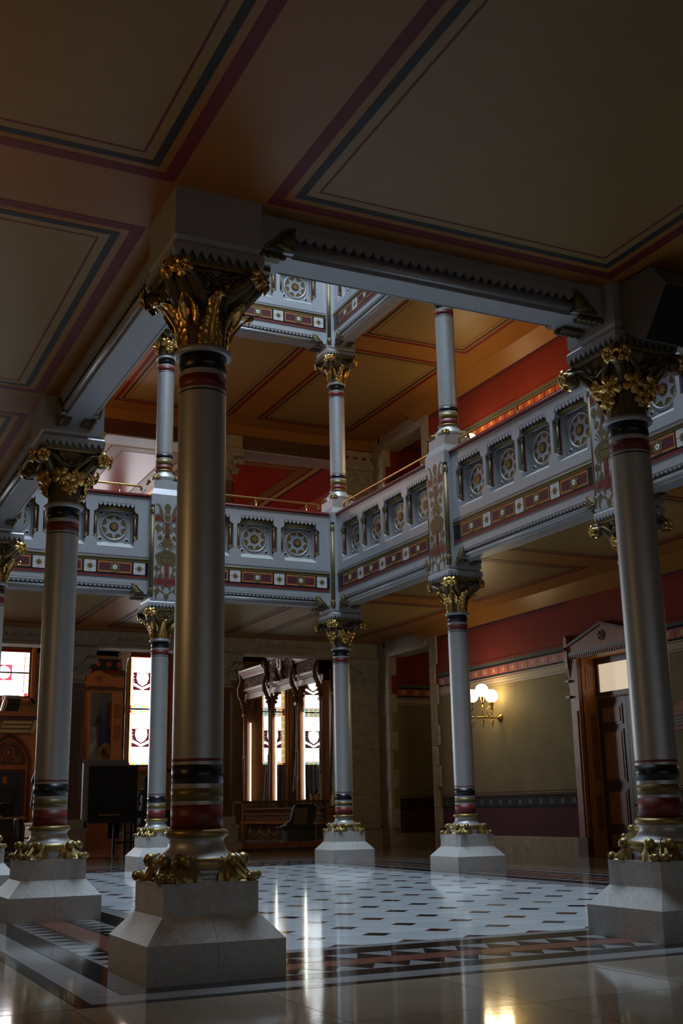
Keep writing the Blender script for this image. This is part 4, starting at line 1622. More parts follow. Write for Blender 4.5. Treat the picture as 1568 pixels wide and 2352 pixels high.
# brass hand rails on the parapets
def rail(loc, rz, L, posts, label, hooks=(1, 1)):
    t = T('brass_handrail', label, 'handrail', loc, rz, 'brass rails on the gallery')
    q = M()
    pts = []
    if hooks[0]:
        pts += [(-L - .07, 0, .10), (-L - .10, 0, .135), (-L - .085, 0, .175), (-L - .03, 0, .195)]
    pts += [(-L, 0, .2), (-L / 2, 0, .2), (0, 0, .2), (L / 2, 0, .2), (L, 0, .2)]
    if hooks[1]:
        pts += [(L + .03, 0, .195), (L + .085, 0, .175), (L + .10, 0, .135), (L + .07, 0, .10)]
    q.tube(pts, .026, BRASS, 10)
    O('rail_tube', q, t)
    for x in posts:
        q = M()
        q.lathe([(.035, 0), (.035, .012), (.022, .02), (.022, .17), (.03, .18), (.03, .2)], BRASS, 14, x, 0)
        O('rail_post', q, t)
    return t


zt = 7.976
rail((GA + MX, Y3 - .14, zt), 0, 1.52, (-1.35, 0.0, 1.28), 'brass hand rail on the far gallery between the nearest column and the corner pier')
rail((MX, Y3 - .14, zt), 0, 1.55, (-1.2, 0, 1.15), 'brass hand rail on the far gallery left of the painted pier, ending in a hook')
rail((X2 - .14, 2.5 * GB, zt), -PI / 2, 1.95, (-1.75, 0, 1.7), 'brass hand rail on the right gallery next to the corner pier')
rail((X2 - .14, 1.5 * GB, zt), -PI / 2, 1.95, (-1.7, 0, 1.7), 'brass hand rail on the right gallery below the orange-red wall')


# ================================================================== THINGS IN THE HALL AND ON THE WALLS
# ---- stained glass windows in the far wall
def window(name, cx, z0, z1, hw, style, label):
    t = ST(name, None)
    t['label'] = label
    y = YW
    q = M()
    for k, (e, d, mt) in enumerate(((.22, .10, WOOD), (.14, .14, WOODL), (.07, .06, WOODD))):
        for a, b, c, dd in ((cx - hw - e, cx - hw - e + .09, z0 - e, z1 + e), (cx + hw + e - .09, cx + hw + e, z0 - e, z1 + e), (cx - hw - e, cx + hw + e, z1 + e - .09, z1 + e), (cx - hw - e, cx + hw + e, z0 - e, z0 - e + .09)):
            q.box(a, b, y - d, y + .02, c, dd, mt)
    O('window_frame', q, t)
    # backing: the bright outer glass
    q = M()
    q.box(cx - hw, cx + hw, y + .10, y + .12, z0, z1, GW)
    O('window_glass', q, t)
    yy = y + .09

    def piece(nm, mt, x0, x1, za, zb):
        p = M()
        p.box(cx + x0, cx + x1, yy - .012, yy, za, zb, mt)
        return O(nm, p, t)
    if style == 'shield':
        zm = (z0 + z1) / 2
        q = M()
        q.box(cx - hw, cx + hw, yy - .04, yy + .01, zm - .03, zm + .03, LEAD)
        O('sash_bar', q, t)
        b = .115
        for s0, s1 in ((z0, zm - .03), (zm + .03, z1)):
            for sx in (-1, 1):
                xa, xb = sorted((sx * hw, sx * (hw - b)))
                n = 7
                hgt = (s1 - s0 - 2 * b) / n
                for k in range(n):
                    piece('amber_pane', GY, xa + .008, xb - .008, s0 + b + k * hgt + .004, s0 + b + (k + 1) * hgt - .004)
                p = M()
                for k in range(n):
                    p.ball((cx + sx * (hw - b / 2), yy - .015, s0 + b + (k + .5) * hgt), .035, GC, 8, 4, (1, .2, 1))
                O('green_roundels', p, t)
                xa, xb = sorted((sx * (hw - b), sx * (hw - b - .022)))
                piece('red_strip', GR, xa, xb, s0 + b, s1 - b)
                for za in (s0, s1 - b):
                    xa, xb = sorted((sx * hw, sx * (hw - b)))
                    piece('corner_pane', GR, xa + .004, xb - .004, za + .004, za + b - .004)
            for za in (s0, s1 - b):
                n = 4
                w = 2 * (hw - b) / n
                for k in range(n):
                    piece('border_pane', (GY, GC)[k % 2], -hw + b + k * w + .006, -hw + b + (k + 1) * w - .006, za + .01, za + b - .01)
                zz = za + b if za == s0 else za - .022
                piece('red_strip', GR, -hw + b, hw - b, zz, zz + .022)
            # shield on a maroon field, hung with a ribbon
            zc = s0 + (s1 - s0) * .52
            q = M()
            fw, fh = hw - b - .03, .27
            sh = [(-.20, .24), (-.08, .21), (0, .25), (.08, .21), (.20, .24), (.225, .05), (.16, -.12), (0, -.22), (-.16, -.12), (-.225, .05)]
            for sx in (-1, 1):
                field = [(sx * fw, fh), (sx * .10, fh), (sx * .11, .235), (sx * .20, .245), (sx * .225, .05), (sx * .16, -.12), (sx * .005, -.22), (sx * .005, -.27), (sx * .27, -.13), (sx * fw, -.11)]
                q.prism([(cx + px, zc + pz) for px, pz in field], 'y', yy - .014, yy, GM)
                q.prism([(cx + px, zc + pz) for px, pz in [(sx * .005, -.36), (sx * .27, -.235), (sx * fw, -.215), (sx * fw, -.37), (sx * .005, -.37)]], 'y', yy - .014, yy, GM)
                for k in range(3):
                    q.ball((cx + sx * (fw - .03), yy - .016, zc + .16 - .11 * k), .022, GC, 7, 4, (1, .2, 1))
                q.prism([(cx + px, zc + pz) for px, pz in [(sx * fw, .12), (sx * (fw - .05), .02), (sx * fw, -.1)]], 'y', yy - .016, yy, GR)
            O('shield_field', q, t)
            q = M()
            for k in range(1, 9):
                z = s0 + b + (s1 - s0 - 2 * b) * k / 9
                q.box(cx - hw + b, cx + hw - b, yy - .004, yy, z - .003, z + .003, BGREY)
            for k in range(1, 6):
                x = cx - hw + b + (2 * hw - 2 * b) * k / 6
                q.box(x - .003, x + .003, yy - .004, yy, s0 + b, s1 - b, BGREY)
            O('lead_lines', q, t)
            q = M()
            q.prism([(cx + px, zc + pz) for px, pz in sh], 'y', yy - .010, yy - .002, GW)
            O('shield', q, t)
    else:
        zm = (z0 + z1) / 2
        q = M()
        q.box(cx - hw, cx + hw, yy - .04, yy + .01, zm - .028, zm + .028, mat('green_grey_sash', (.12, .2, .18), .5))
        O('sash_bar', q, t)
        b = .14
        for sx in (-1, 1):
            xa, xb = sorted((sx * (hw - b), sx * (hw - b - .03)))
            piece('red_strip', GP, xa, xb, z0 + b, z1 - b)
            for k in range(5):
                xa, xb = sorted((sx * (hw - .03), sx * (hw - b + .03)))
                piece('amber_pane', GY, xa, xb, z0 + b + .12 + k * .26, z0 + b + .20 + k * .26)
            for za in (z0, z1 - b):
                xa, xb = sorted((sx * hw, sx * (hw - b)))
                piece('corner_pane', GR, xa + .012, xb - .012, za + .012, za + b - .012)
            for sz in (-1, 1):
                pp = M()
                p = [(cx + sx * .27, zm + sz * .02), (cx + sx * .27, zm + sz * .27), (cx + sx * .02, zm + sz * .27)]
                n = 7
                for i in range(n + 1):
                    a = i / n * PI / 2
                    p.append((cx + sx * .22 * sin(a), zm + sz * .22 * cos(a)))
                pp.prism(p, 'y', yy - .013, yy, GP)
                O('pink_quarter', pp, t)
        for za in (z0 + b, z1 - b - .02):
            piece('red_strip', GP, -hw + b, hw - b, za, za + .014)
    return t


window('window_1', 8.63, 2.75, 6.70, .49, 'shield', 'tall stained glass window with two shields behind the silver column, right of the flag cabinet')
window('window_2', 10.31, 2.75, 6.70, .49, 'shield', 'second tall stained glass window, almost hidden by the nearest column and mirrored in the flag case')
window('window_3', 3.75, 5.05, 6.70, .84, 'round', 'stained glass window with a pink-cornered circle above the wooden vestibule')

# ---- wooden vestibule below the left window with pointed arch door
t = T('wooden_vestibule', 'red oak vestibule with a pointed arched door at the far left of the hall', 'vestibule', (0, 29.5, 0))
q = M()
q.box(1.6, 4.62, 0, 2.45, 0, 4.05, WOODL)
O('vestibule_body', q, t)
q = M()
q.box(1.5, 4.72, -.18, 2.45, 4.18, 4.33, WOOD)
q.box(1.55, 4.67, -.10, 2.45, 4.05, 4.18, WOODD)
O('vestibule_cornice', q, t)
cx, zs, w0 = 3.62, 2.65, .66


def arch(w, n=12):
    r = w * 1.55
    p = []
    for i in range(n + 1):
        a = i / n * math.acos((r - w) / r)
        p.append((cx - w + r - r * cos(a) - 0, zs + r * sin(a)))
    left = [(2 * cx - x, z) for x, z in p]
    right = p
    # p runs from the left springing to the apex
    return [(cx - w, 0)] + p + [(2 * cx - x, z) for x, z in p[::-1][1:]] + [(cx + w, 0)]


for k, (w, d) in enumerate(((.70, -.03), (.64, -.05), (.58, -.03))):
    q = M()
    a = arch(w)[1:-1]
    pts = [(cx - w, d, .02)] + [(x, d, z) for x, z in a] + [(cx + w, d, .02)]
    q.tube(pts, .035, (WOOD, WOODD, WOOD)[k], 7)
    O('arch_molding', q, t)
q = M()
q.prism(arch(.56), 'y', -.012, .0, WOODD)
for x, z, r in ((cx, 3.05, .16), (cx - .27, 2.86, .09), (cx + .27, 2.86, .09), (cx, 3.36, .07)):
    q.ring((x, -.02, z), r, .02, WOOD, 'y', 18, 6)
    q.ball((x, -.015, z), r * .45, WOOD, 8, 6, (1, .4, 1))
q.box(cx - .56, cx + .56, -.05, 0, 2.52, 2.66, WOOD)
O('arch_tympanum', q, t)
q = M()
q.box(cx - .5, cx + .5, -.03, -.005, .1, 2.45, mat('dark_door_glass', (.03, .028, .03), .15))
q.box(cx - .5, cx + .3, -.036, -.03, 1.95, 2.45, mat('navy_door_banner', (.02, .025, .05), .6))
q.box(cx - .15, cx - .02, -.04, -.03, 2.1, 2.3, ORANGE)
O('door_glass', q, t)
tv = T('louvred_air_heater', 'cream louvred heater under the vestibule cornice, far left', 'heater', (3.9, 29.28, 3.64))
q = M()
q.prism([(-.62, 0), (.32, 0), (.38, .40), (-.56, .40)], 'y', .12, .2, BGREY)
O('heater_back', q, tv)
q = M()
q.prism([(.30, 0), (.42, 0), (.56, .42), (.44, .42)], 'y', -.06, .2, mat('cream_metal', (.48, .36, .17), .5))
O('heater_end', q, tv)
for k in range(3):
    q = M()
    q.box(-.60 + .04 * k, .30 + .04 * k, .0, .12, .02 + k * .135, .10 + k * .135, MATS['cream_metal'])
    q.box(-.60 + .04 * k, .36 + .04 * k, -.02, .02, .105 + k * .135, .12 + k * .135, MATS['cream_metal'])
    O('louvre_blade', q, tv)
tm_ = T('shelf_loudspeaker', 'small black-faced loudspeaker leaning on the vestibule cornice under the left window', 'loudspeaker', (3.66, 29.42, 4.33))
q = M()
q.prism([(-.38, 0), (-.32, 0), (-.20, .48), (-.26, .50)], 'y', -.04, .24, CAPWHITE)
q.prism([(-.33, .38), (.22, .38), (.22, .52), (-.30, .52)], 'y', .10, .24, BGREY)
O('speaker_case', q, tm_)
q = M()
q.prism([(-.26, 0), (.16, 0), (.24, .40), (-.16, .40)], 'y', -.05, .12, BBLACK)
O('speaker_face', q, tm_)

# ---- oak flag cabinet against the far wall, two draped flags inside
t = T('oak_flag_cabinet', 'golden oak flag cabinet with pediment, standing against the far wall left of the bright window', 'cabinet', (7.05, 31.3, 0))
q = M()
for x0, x1 in ((-.55, -.47), (.28, .66)):
    q.box(x0, x1, -.06, .6, .3, 5.28, WOODL)
q.box(-.55, .66, .55, .6, .3, 5.28, WOOD)
q.box(-.55, .66, -.06, .6, 0, .9, WOOD)
q.box(-.50, .30, -.05, -.0, 5.18, 5.28, WOODL)
for z in (1.6, 3.6, 4.3):
    q.box(.36, .60, -.085, -.06, z, z + .5, WOOD)
O('cabinet_body', q, t)
q = M()
q.prism([(-.57, 5.36), (.68, 5.36), (.68, 5.72), (.60, 5.80), (.46, 5.72), (.30, 5.72), (-.18, 5.93), (-.34, 5.93), (-.57, 5.78)], 'y', -.10, .3, WOODL)
q.box(-.6, .70, -.16, .6, 5.28, 5.36, WOODD)
q.box(-.58, .40, -.13, .0, 5.36, 5.40, WOODD)
q.ring((-.22, -.11, 5.66), .11, .02, WOOD, 'y', 18, 6)
q.ball((-.22, -.11, 5.66), .05, WOOD)
O('cabinet_pediment', q, t)
q = M()
q.box(-.47, .28, -.03, -.02, .9, 5.18, GLASS)
O('cabinet_glass', q, t)


def flag(name, x, y, ztop, zbot, w0, w1, mts, label, cat='flag', fringe=True, group=None, seed=0, yaw=0.0, pole=True):
    """furled flag hanging on a pole: folded cone of cloth"""
    f = T(name, label, cat, (x, y, 0), yaw, group)
    q = M()
    nf = 7

    def fn(u, v):
        a = u * 2 * PI
        r = (w0 + (w1 - w0) * v ** .8) / 2
        fold = 1 + .22 * cos(a * nf + seed + v * 2.0) + .10 * cos(a * 3 + seed * 2)
        return (r * fold * cos(a) + .04 * sin(v * 5 + seed), r * .55 * fold * sin(a), ztop - (ztop - zbot) * v + (.10 * cos(a * 2 + seed) * v))
    n = len(mts)
    k0 = len(q.f)
    q.grid(fn, 56, 16, mts[0])
    for m_ in mts:
        q._m(m_)
    for i in range(k0, len(q.f)):
        c = (i - k0) % 56
        q.mi[i] = q.mats.index(mts[(c // 8) % n])
    O('flag_cloth', q, f)
    if fringe:
        q = M()

        def fb(u, v):
            a = u * 2 * PI
            p = fn(u, 1)
            return (p[0] * 1.02, p[1] * 1.05, p[2] + .05 - .10 * v - .2 * abs(sin(a * 1.5 + seed)) * v)
        q.grid(fb, 56, 2, FRINGE)
        O('gold_fringe', q, f)
    if pole:
        q = M()
        q.tube([(0, .02, zbot - .6 if zbot > 1.6 else .35), (0, 0, ztop + .12)], .016, WOODD, 8)
        q.tube([(0, 0, ztop + .10), (0, 0, ztop + .17), (0, 0, ztop + .24), (0, 0, ztop + .36)], [.012, .035, .03, .003], BRASS, 8)
        O('flag_pole', q, f)
    return f


flag('standing_flag', 6.72, 31.50, 5.0, 3.45, .05, .30, [FMUTE, FMUTE, FREDC], 'grey and red furled flag with gold fringe in the oak cabinet', seed=1)
flag('standing_flag', 7.14, 31.50, 5.1, 3.35, .05, .36, [FBLUE], 'blue furled flag in the oak cabinet', seed=3)

# slim dark colonnette with white capital beside the window
t = T('dark_colonnette', 'slim dark colonnette with white carved capital between cabinet and window', 'column', (7.80, 31.55, 0))
q = M()
q.lathe([(.09, .5), (.075, .55), (.075, 6.0), (.08, 6.05)], mat('dark_green_stone', (.03, .035, .035), .18), 20)
O('shaft', q, t)
q = M()
q.lathe([(.085, 6.02), (.10, 6.06), (.08, 6.1), (.09, 6.3), (.15, 6.45)], CAPWHITE, 20, flute=(8, .05))
q.box(-.17, .17, -.17, .17, 6.45, 6.56, CAPWHITE)
q.box(-.19, .19, -.19, .19, 6.58, 6.66, CAPWHITE)
O('colonnette_capital', q, t)
q = M()
q.box(-.14, .14, -.14, .14, 0, .4, STONE2)
q.lathe([(.13, .4), (.13, .46), (.09, .52)], STONE2, 20)
O('colonnette_base', q, t)

# ---- black board on a dark stand
t = T('black_display_board', 'large black square board in a grey case on dark legs, beside the granite pier', 'board', (5.6, 24.3, 0))
q = M()
q.box(-.80, -.62, -.02, .28, .95, 2.5, BGREY)
q.box(-.80, .52, .12, .28, .9, 2.61, BGREY)
q.box(-.62, .72, -.02, .12, 2.41, 2.45, BGREY)
O('board_case', q, t)
q = M()
q.box(-.64, .74, -.08, .02, .88, 2.42, BBLACK)
O('board_face', q, t)
q = M()
q.box(-.36, .24, -.16, -.08, 1.07, 1.095, WOODL)
q.box(-.60, .74, -.14, -.02, .86, .93, BBLACK)
O('board_ledge', q, t)
for x in (.12, .42, .70):
    q = M()
    q.prism([(x - .035, 0), (x + .035, 0), (x + .03, .9), (x - .03, .9)], 'y', -.05, .03, BBLACK)
    O('leg', q, t)
q = M()
q.box(.12, .70, -.03, .0, .30, .36, BBLACK)
q.box(.42, .70, -.03, .0, .56, .61, BBLACK)
O('stand_rail', q, t)
tb = T('dark_side_table', 'dark table edge beside the black board, behind the column base', 'table', (7.0, 25.0, 0))
q = M()
q.box(-.62, .55, -.25, .3, .98, 1.18, BBLACK)
O('tabletop', q, tb)
for x in (-.56, .46):
    for y in (-.2, .22):
        q = M()
        q.box(x, x + .07, y, y + .07, 0, .98, BBLACK)
        O('leg', q, tb)


# ---- dark bronze figures
def figure(name, loc, rz, label, sc=1.0, ped=.9):
    t = T(name, label, 'statue', loc, rz)
    me = bpy.data.meshes.new('figure_body')
    J = {'pel': (0, 0, .95, .15), 'bel': (0, -.01, 1.12, .14), 'che': (0, 0, 1.32, .165), 'nek': (0, 0, 1.50, .06), 'hd0': (0, -.02, 1.60, .085), 'hd1': (0, -.02, 1.72, .095),
         'ls': (-.19, 0, 1.42, .07), 'le': (-.27, .03, 1.14, .055), 'lh': (-.18, -.14, 1.02, .045), 'rs': (.19, 0, 1.42, .07), 're': (.27, .02, 1.14, .055), 'rh': (.26, -.08, .90, .045),
         'lhip': (-.10, 0, .88, .11), 'lk': (-.11, -.03, .50, .08), 'la': (-.12, 0, .10, .055), 'lt': (-.13, -.16, .04, .045), 'rhip': (.10, 0, .88, .11), 'rk': (.13, -.05, .50, .08), 'ra': (.15, .02, .10, .055), 'rt': (.17, -.14, .04, .045)}
    ks = list(J)
    E_ = [('pel', 'bel'), ('bel', 'che'), ('che', 'nek'), ('nek', 'hd0'), ('hd0', 'hd1'), ('che', 'ls'), ('ls', 'le'), ('le', 'lh'), ('che', 'rs'), ('rs', 're'), ('re', 'rh'), ('pel', 'lhip'), ('lhip', 'lk'), ('lk', 'la'), ('la', 'lt'), ('pel', 'rhip'), ('rhip', 'rk'), ('rk', 'ra'), ('ra', 'rt')]
    me.from_pydata([J[k][:3] for k in ks], [(ks.index(a), ks.index(b)) for a, b in E_], [])
    o = O('figure_body', me, t, (0, 0, ped))
    me.materials.append(BRONZED)
    o.modifiers.new('skin', 'SKIN')
    for i, k in enumerate(ks):
        me.skin_vertices[0].data[i].radius = (J[k][3], J[k][3])
    me.skin_vertices[0].data[0].use_root = True
    sd = o.modifiers.new('sub', 'SUBSURF')
    sd.levels = sd.render_levels = 2
    # coat, hat brim and face details
    q = M()
    q.grid(lambda u, v: ((.21 + .10 * v) * cos(u * 2 * PI) * (1 + .05 * cos(u * 26)), (.15 + .09 * v) * sin(u * 2 * PI) * (1 + .05 * cos(u * 26)), ped + 1.30 - .85 * v), 48, 8, BRONZED)
    O('coat', q, t)
    q = M()
    q.lathe([(0, 1.86), (.09, 1.85), (.105, 1.76), (.19, 1.73), (.195, 1.715), (.10, 1.715)], BRONZED, 20)
    ht = O('hat', q, t, (0, -.02, ped))
    q = M()
    q.ball((0, -.115, 1.655), .02, BRONZED, 8, 6, (.8, 1.2, 1.5))
    for s in (-1, 1):
        q.ball((s * .034, -.10, 1.685), .013, BRONZED, 6, 5)
        q.ball((s * .092, -.02, 1.66), .022, BRONZED, 6, 5, (.5, 1, 1.4))
    q.ball((0, -.105, 1.61), .022, BRONZED, 8, 5, (1.3, .6, .4))
    O('face', q, t, (0, 0, ped))
    q = M()
    q.box(-.36, .36, -.34, .34, 0, .12, STONE2)
    q.box(-.30, .30, -.28, .28, .12, ped - .06, STONE2)
    q.box(-.34, .34, -.32, .32, ped - .06, ped, STONE2)
    O('statue_pedestal', q, t)
    return t


figure('bronze_statue', (4.18, 27.0, 0), .3, 'dark bronze standing figure showing just left of the second silver column')
figure('bronze_statue', (7.30, 26.6, 0), -.5, 'dark bronze figure in the shade between the black board and the column before the window', ped=.35)

# ---- desk and chairs at the far left
t = T('wooden_desk', 'wooden desk with pale edge at the far left behind the columns', 'desk', (2.5, 23.9, 0))
q = M()
q.box(-.9, .66, -.4, .4, 1.02, 1.07, WOODL)
O('desktop', q, t)
q = M()
q.box(-.85, -.80, -.36, .36, 0, 1.02, WOODD)
q.box(.56, .61, -.36, .36, 0, 1.02, WOODD)
q.box(-.8, .56, .30, .34, .2, 1.0, WOODD)
O('desk_frame', q, t)
t = T('red_book', 'red book lying on the far left desk', 'book', (2.42, 23.75, 1.07))
q = M()
q.box(-.13, .13, -.1, .1, 0, .012, RED)
q.box(-.13, .13, -.1, .1, .045, .057, RED)
q.box(-.13, -.122, -.1, .1, .012, .045, RED)
O('book_cover', q, t)
q = M()
q.box(-.122, .12, -.095, .095, .012, .045, CAPWHITE)
O('book_pages', q, t)


def office_chair(loc, rz, label, mt):
    t = T('office_chair', label, 'chair', loc, rz, 'dark chairs at the far left desk')
    q = M()
    q.grid(lambda u, v: (.30 * (u * 2 - 1), .24 + .05 * cos((u - .5) * PI) + .06 * v, .62 + .78 * v), 10, 10, mt)
    q.grid(lambda u, v: (.30 * (u * 2 - 1) * (1 - .25 * v ** 6), .31 + .05 * cos((u - .5) * PI) + .06 * v, .62 + .80 * v), 10, 10, mt)
    q.tube([(-.30, .28, .62), (-.31, .30, 1.1), (-.26, .33, 1.36), (0, .36, 1.42), (.26, .33, 1.36), (.31, .30, 1.1), (.30, .28, .62)], .035, mt, 8)
    O('backrest', q, t)
    q = M()
    q.ball((0, 0, .52), .32, mt, 16, 8, (1, 1, .22))
    O('seat', q, t)
    for s in (-1, 1):
        q = M()
        q.tube([(s * .30, .24, .55), (s * .34, .22, .74), (s * .34, -.14, .76), (s * .32, -.20, .72)], .025, mt, 8)
        O('armrest', q, t)
    q = M()
    q.tube([(0, 0, .12), (0, 0, .5)], .035, BBLACK, 10)
    O('chair_post', q, t)
    for k in range(5):
        a = k * 2 * PI / 5
        q = M()
        q.tube([(0, 0, .14), (.28 * cos(a), .28 * sin(a), .07)], [.03, .02], BBLACK, 6)
        q.ball((.29 * cos(a), .29 * sin(a), .035), .035, BBLACK, 8, 6)
        O('leg', q, t)
    return t


office_chair((2.95, 24.7, .02), .4, 'black office chair behind the far left desk', BBLACK)
c_ = office_chair((3.0, 22.75, 0), 1.2, 'dark blue-grey chair in front of the far left desk', mat('blue_grey_leather', (.03, .033, .05), .45))
c_.scale = (.72, .72, .72)

# ---- carved flag case along the right side of the hall
FX, FXB = 12.0, 13.45
MUL = (23.86, 25.70, 28.05, 30.42)
E0 = 23.76
t = T('carved_flag_case', 'long red oak flag case with carved cornice and glass doors, mirroring the stained glass', 'display case', (0, 0, 0))
q = M()
q.box(FX + .02, FXB, E0, MUL[-1], 0, .72, WOODD)
q.box(FX - .16, FXB, E0, MUL[-1] + .1, .70, .76, WOODL)
q.box(FX + .0, FXB, E0, MUL[-1], .76, 1.16, WOOD)
q.box(FX - .10, FXB, E0, MUL[-1] + .05, 1.16, 1.20, PALEWOOD)
q.box(FX - .06, FXB, E0, MUL[-1] + .05, .98, 1.01, PALEWOOD)
O('case_base', q, t)
q = M()
for k in range(48):
    y = MUL[0] + .05 + k * .135
    q.ring((FX - .015, y, .87), .045, .012, PALEWOOD, 'x', 8, 5)
O('carved_base_band', q, t)
for k in range(10):
    y = MUL[0] + .36 + k * .66
    q = M()
    q.box(FX - .03, FX, y - .30, y + .30, 1.02, 1.15, WOOD)
    dw = O('drawer', q, t)
    for s in (-.15, .15):
        q = M()
        q.tube([(FX - .03, y + s - .05, 1.09), (FX - .06, y + s - .04, 1.09), (FX - .06, y + s + .04, 1.09), (FX - .03, y + s + .05, 1.09)], .009, BBLACK, 6)
        O('drawer_handle', q, dw)
q = M()
q.box(FXB - .04, FXB, E0, MUL[-1], 1.2, 6.2, WOODL)
q.box(FX, FXB, MUL[-1] - .04, MUL[-1] + .02, 1.2, 5.4, WOOD)
q.box(FX + .05, FXB, E0, MUL[-1], 1.18, 1.22, WOODD)
for k in range(14):
    q.box(FXB - .07, FXB - .04, MUL[0] - .8 + k * .52, MUL[0] - .8 + k * .52 + .06, 1.2, 6.0, WOODD)
O('case_back', q, t)
for k, y in enumerate(MUL):
    q = M()
    q.box(FX - .02, FX + .16, y - .10, y + .10, 1.2, 6.0, WOOD)
    q.box(FX - .05, FX - .02, y - .05, y + .05, 1.2, 5.0, WOODL)
    O('case_post', q, t)
    q = M()
    # turned pale colonnette with carved middle and bracket above
    q.tube([(FX - .09, y - .02, z) for z in (1.25, 1.4, 2.05, 2.1, 2.15, 2.9, 2.95, 3.0, 4.4)], [.05, .04, .04, .06, .05, .05, .06, .04, .035], PALEWOOD, 8)
    for z in range(9):
        q.ball((FX - .10, y - .02, 2.2 + .085 * z), .055, WOODD, 7, 5)
    q.box(FX - .15, FX - .02, y - .07, y + .05, 4.38, 4.48, PALEWOOD)
    O('colonnette', q, t)
    q = M()
    q.tube([(FX - .06, y, 4.45), (FX - .10, y, 4.8), (FX - .26, y, 5.1), (FX - .30, y, 5.35), (FX - .20, y, 5.6), (FX - .22, y, 5.9), (FX - .30, y, 6.1)], [.06, .07, .08, .07, .06, .08, .05], WOODD, 8)
    for z in range(6):
        q.ball((FX - .16 - .03 * z, y - .02, 4.7 + .13 * z), .055, WOOD, 7, 5)
    O('carved_bracket', q, t)
for k in range(4):
    ya = MUL[k - 1] + .10 if k else E0
    yb = MUL[k] - .10
    up = .36 if k == 2 else 0.0
    q = M()
    z = 4.98
    q.box(FX - .03, FX + .2, ya, yb, z, z + .20, PALEWOOD)
    q.box(FX - .10, FX + .2, ya, yb, z + .20, z + .27, WOODD)
    q.box(FX - .16, FX + .2, ya, yb, z + .27, z + .36, PALEWOOD)
    q.box(FX - .10, FX + .3, ya, yb, z + .36, z + .72 + up, WOODD)
    q.box(FX - .20, FX + .4, ya, yb, z + .72 + up, z + .78 + up, WOODD)
    q.prism([(FX - .2, z + .78 + up), (FX - .34, z + .95 + up), (FX - .34, z + 1.0 + up), (FX + .4, z + 1.0 + up), (FX + .4, z + .78 + up)], 'y', ya, yb, PALEWOOD)
    O('case_cornice', q, t)
    q = M()
    rnd = random.Random(k)
    n = int((yb - ya) / .10)
    for i in range(n):
        for j in range(4 if not up else 7):
            a = ya + (i + .5) * .10
            zz = z + .41 + .085 * j
            b = a + rnd.uniform(-.05, .05)
            q.tube([(FX - .11, a, zz - .03), (FX - .135, (a + b) / 2, zz), (FX - .115, b + .03, zz + .05)], [.02, .026, .008], PALEWOOD, 5)
    O('carved_frieze', q, t)
    q = M()
    q.box(FX - .005, FX + .005, ya, yb, 1.22, 4.98, GLASS)
    O('glass_door', q, t)
    if k:
        q = M()
        q.tube([(FX + .10, yb - .07, 1.45), (FX + .10, yb - .07, 4.15)], .020, TUBE_L, 8)
        O('light_strip', q, t)
q = M()
q.box(FX - .26, FX - .2, 26.6, 26.95, 5.62, 6.2, PALEWOOD)
q.prism([(26.6, 5.62), (26.95, 5.62), (26.86, 5.5), (26.69, 5.5)], 'x', FX - .26, FX - .2, PALEWOOD)
for k in range(8):
    q.ball((FX - .265, 26.775 + .03 * sin(k * 2.1), 5.72 + .055 * k), .028, WOODD, 6, 4)
for y in (26.45, 26.95, 27.1):
    q.tube([(FX - .2, y, 5.3), (FX - .3, y, 5.5), (FX - .22, y, 5.75)], [.05, .09, .04], WOODD, 7)
O('carved_cartouche', q, t)
fl_ = [(24.2, [FDARK, FRINGE], 'dark flag with a gold hem at the near end of the flag case'), (24.65, [FMUTE, FDARK], 'pale and dark furled flag in the near bay of the flag case'), (25.15, [FREDC, FDARK], 'dull red furled flag in the near bay of the flag case'),
       (26.25, [FDARK], 'tall black furled flag in the middle bay of the flag case'), (26.9, [FDARK, WOODD], 'brown-black furled flag in the middle bay of the flag case'), (27.45, [FREDC, WOODD], 'red and brown furled flag in the middle bay of the flag case'),
       (28.6, [FDARK, FREDC], 'dark red furled flag in the far bay of the flag case'), (29.3, [FREDC], 'plain red furled flag in the far bay of the flag case'), (29.85, [FDARK, FMUTE], 'grey-black furled flag at the far end of the flag case')]
for k, (y, mts, lb) in enumerate(fl_):
    flag('museum_flag', 12.62 + .1 * (k % 2), y, 4.75 - .25 * (k % 3), 1.5 + .2 * (k % 2), .04, .52, mts, lb, 'flag', k == 0, 'furled flags in the carved case', k * 1.7, PI / 2)

# ---- low glass display case in front of it
t = T('glass_display_case', 'low wood-framed glass display case standing before the flag case', 'display case', (10.65, 24.0, 0))
q = M()
q.box(-1.36, 1.36, -.40, .40, .06, .24, WOOD)
q.box(-1.40, 1.40, -.44, .44, 0, .07, WOODD)
for x in (-1.36, 1.32):
    for y in (-.40, .36):
        q.box(x, x + .045, y, y + .045, .24, 1.36, WOOD)
for y in (-.41, .37):
    q.box(-1.37, 1.37, y, y + .045, 1.34, 1.40, WOODD)
for x in (-1.37, 1.325):
    q.box(x, x + .045, -.41, .41, 1.34, 1.40, WOODD)
O('case_frame', q, t)
q = M()
q.box(-1.32, 1.32, -.395, -.39, .24, 1.34, GLASS)
q.box(-1.32, 1.32, .385, .39, .24, 1.34, GLASS)
q.box(-1.32, 1.32, -.39, .39, 1.37, 1.375, GLASS)
q.box(1.34, 1.345, -.36, .36, .24, 1.34, GLASS)
O('case_glass', q, t)
q = M()
q.box(-1.30, .0, -.2, .36, .95, .96, GLASS)
O('glass_shelf', q, t)
t = T('draped_saddle_chair', 'dark high-backed relic seat with pale cloth inside the low display case', 'seat', (11.2, 24.0, .24))
q = M()
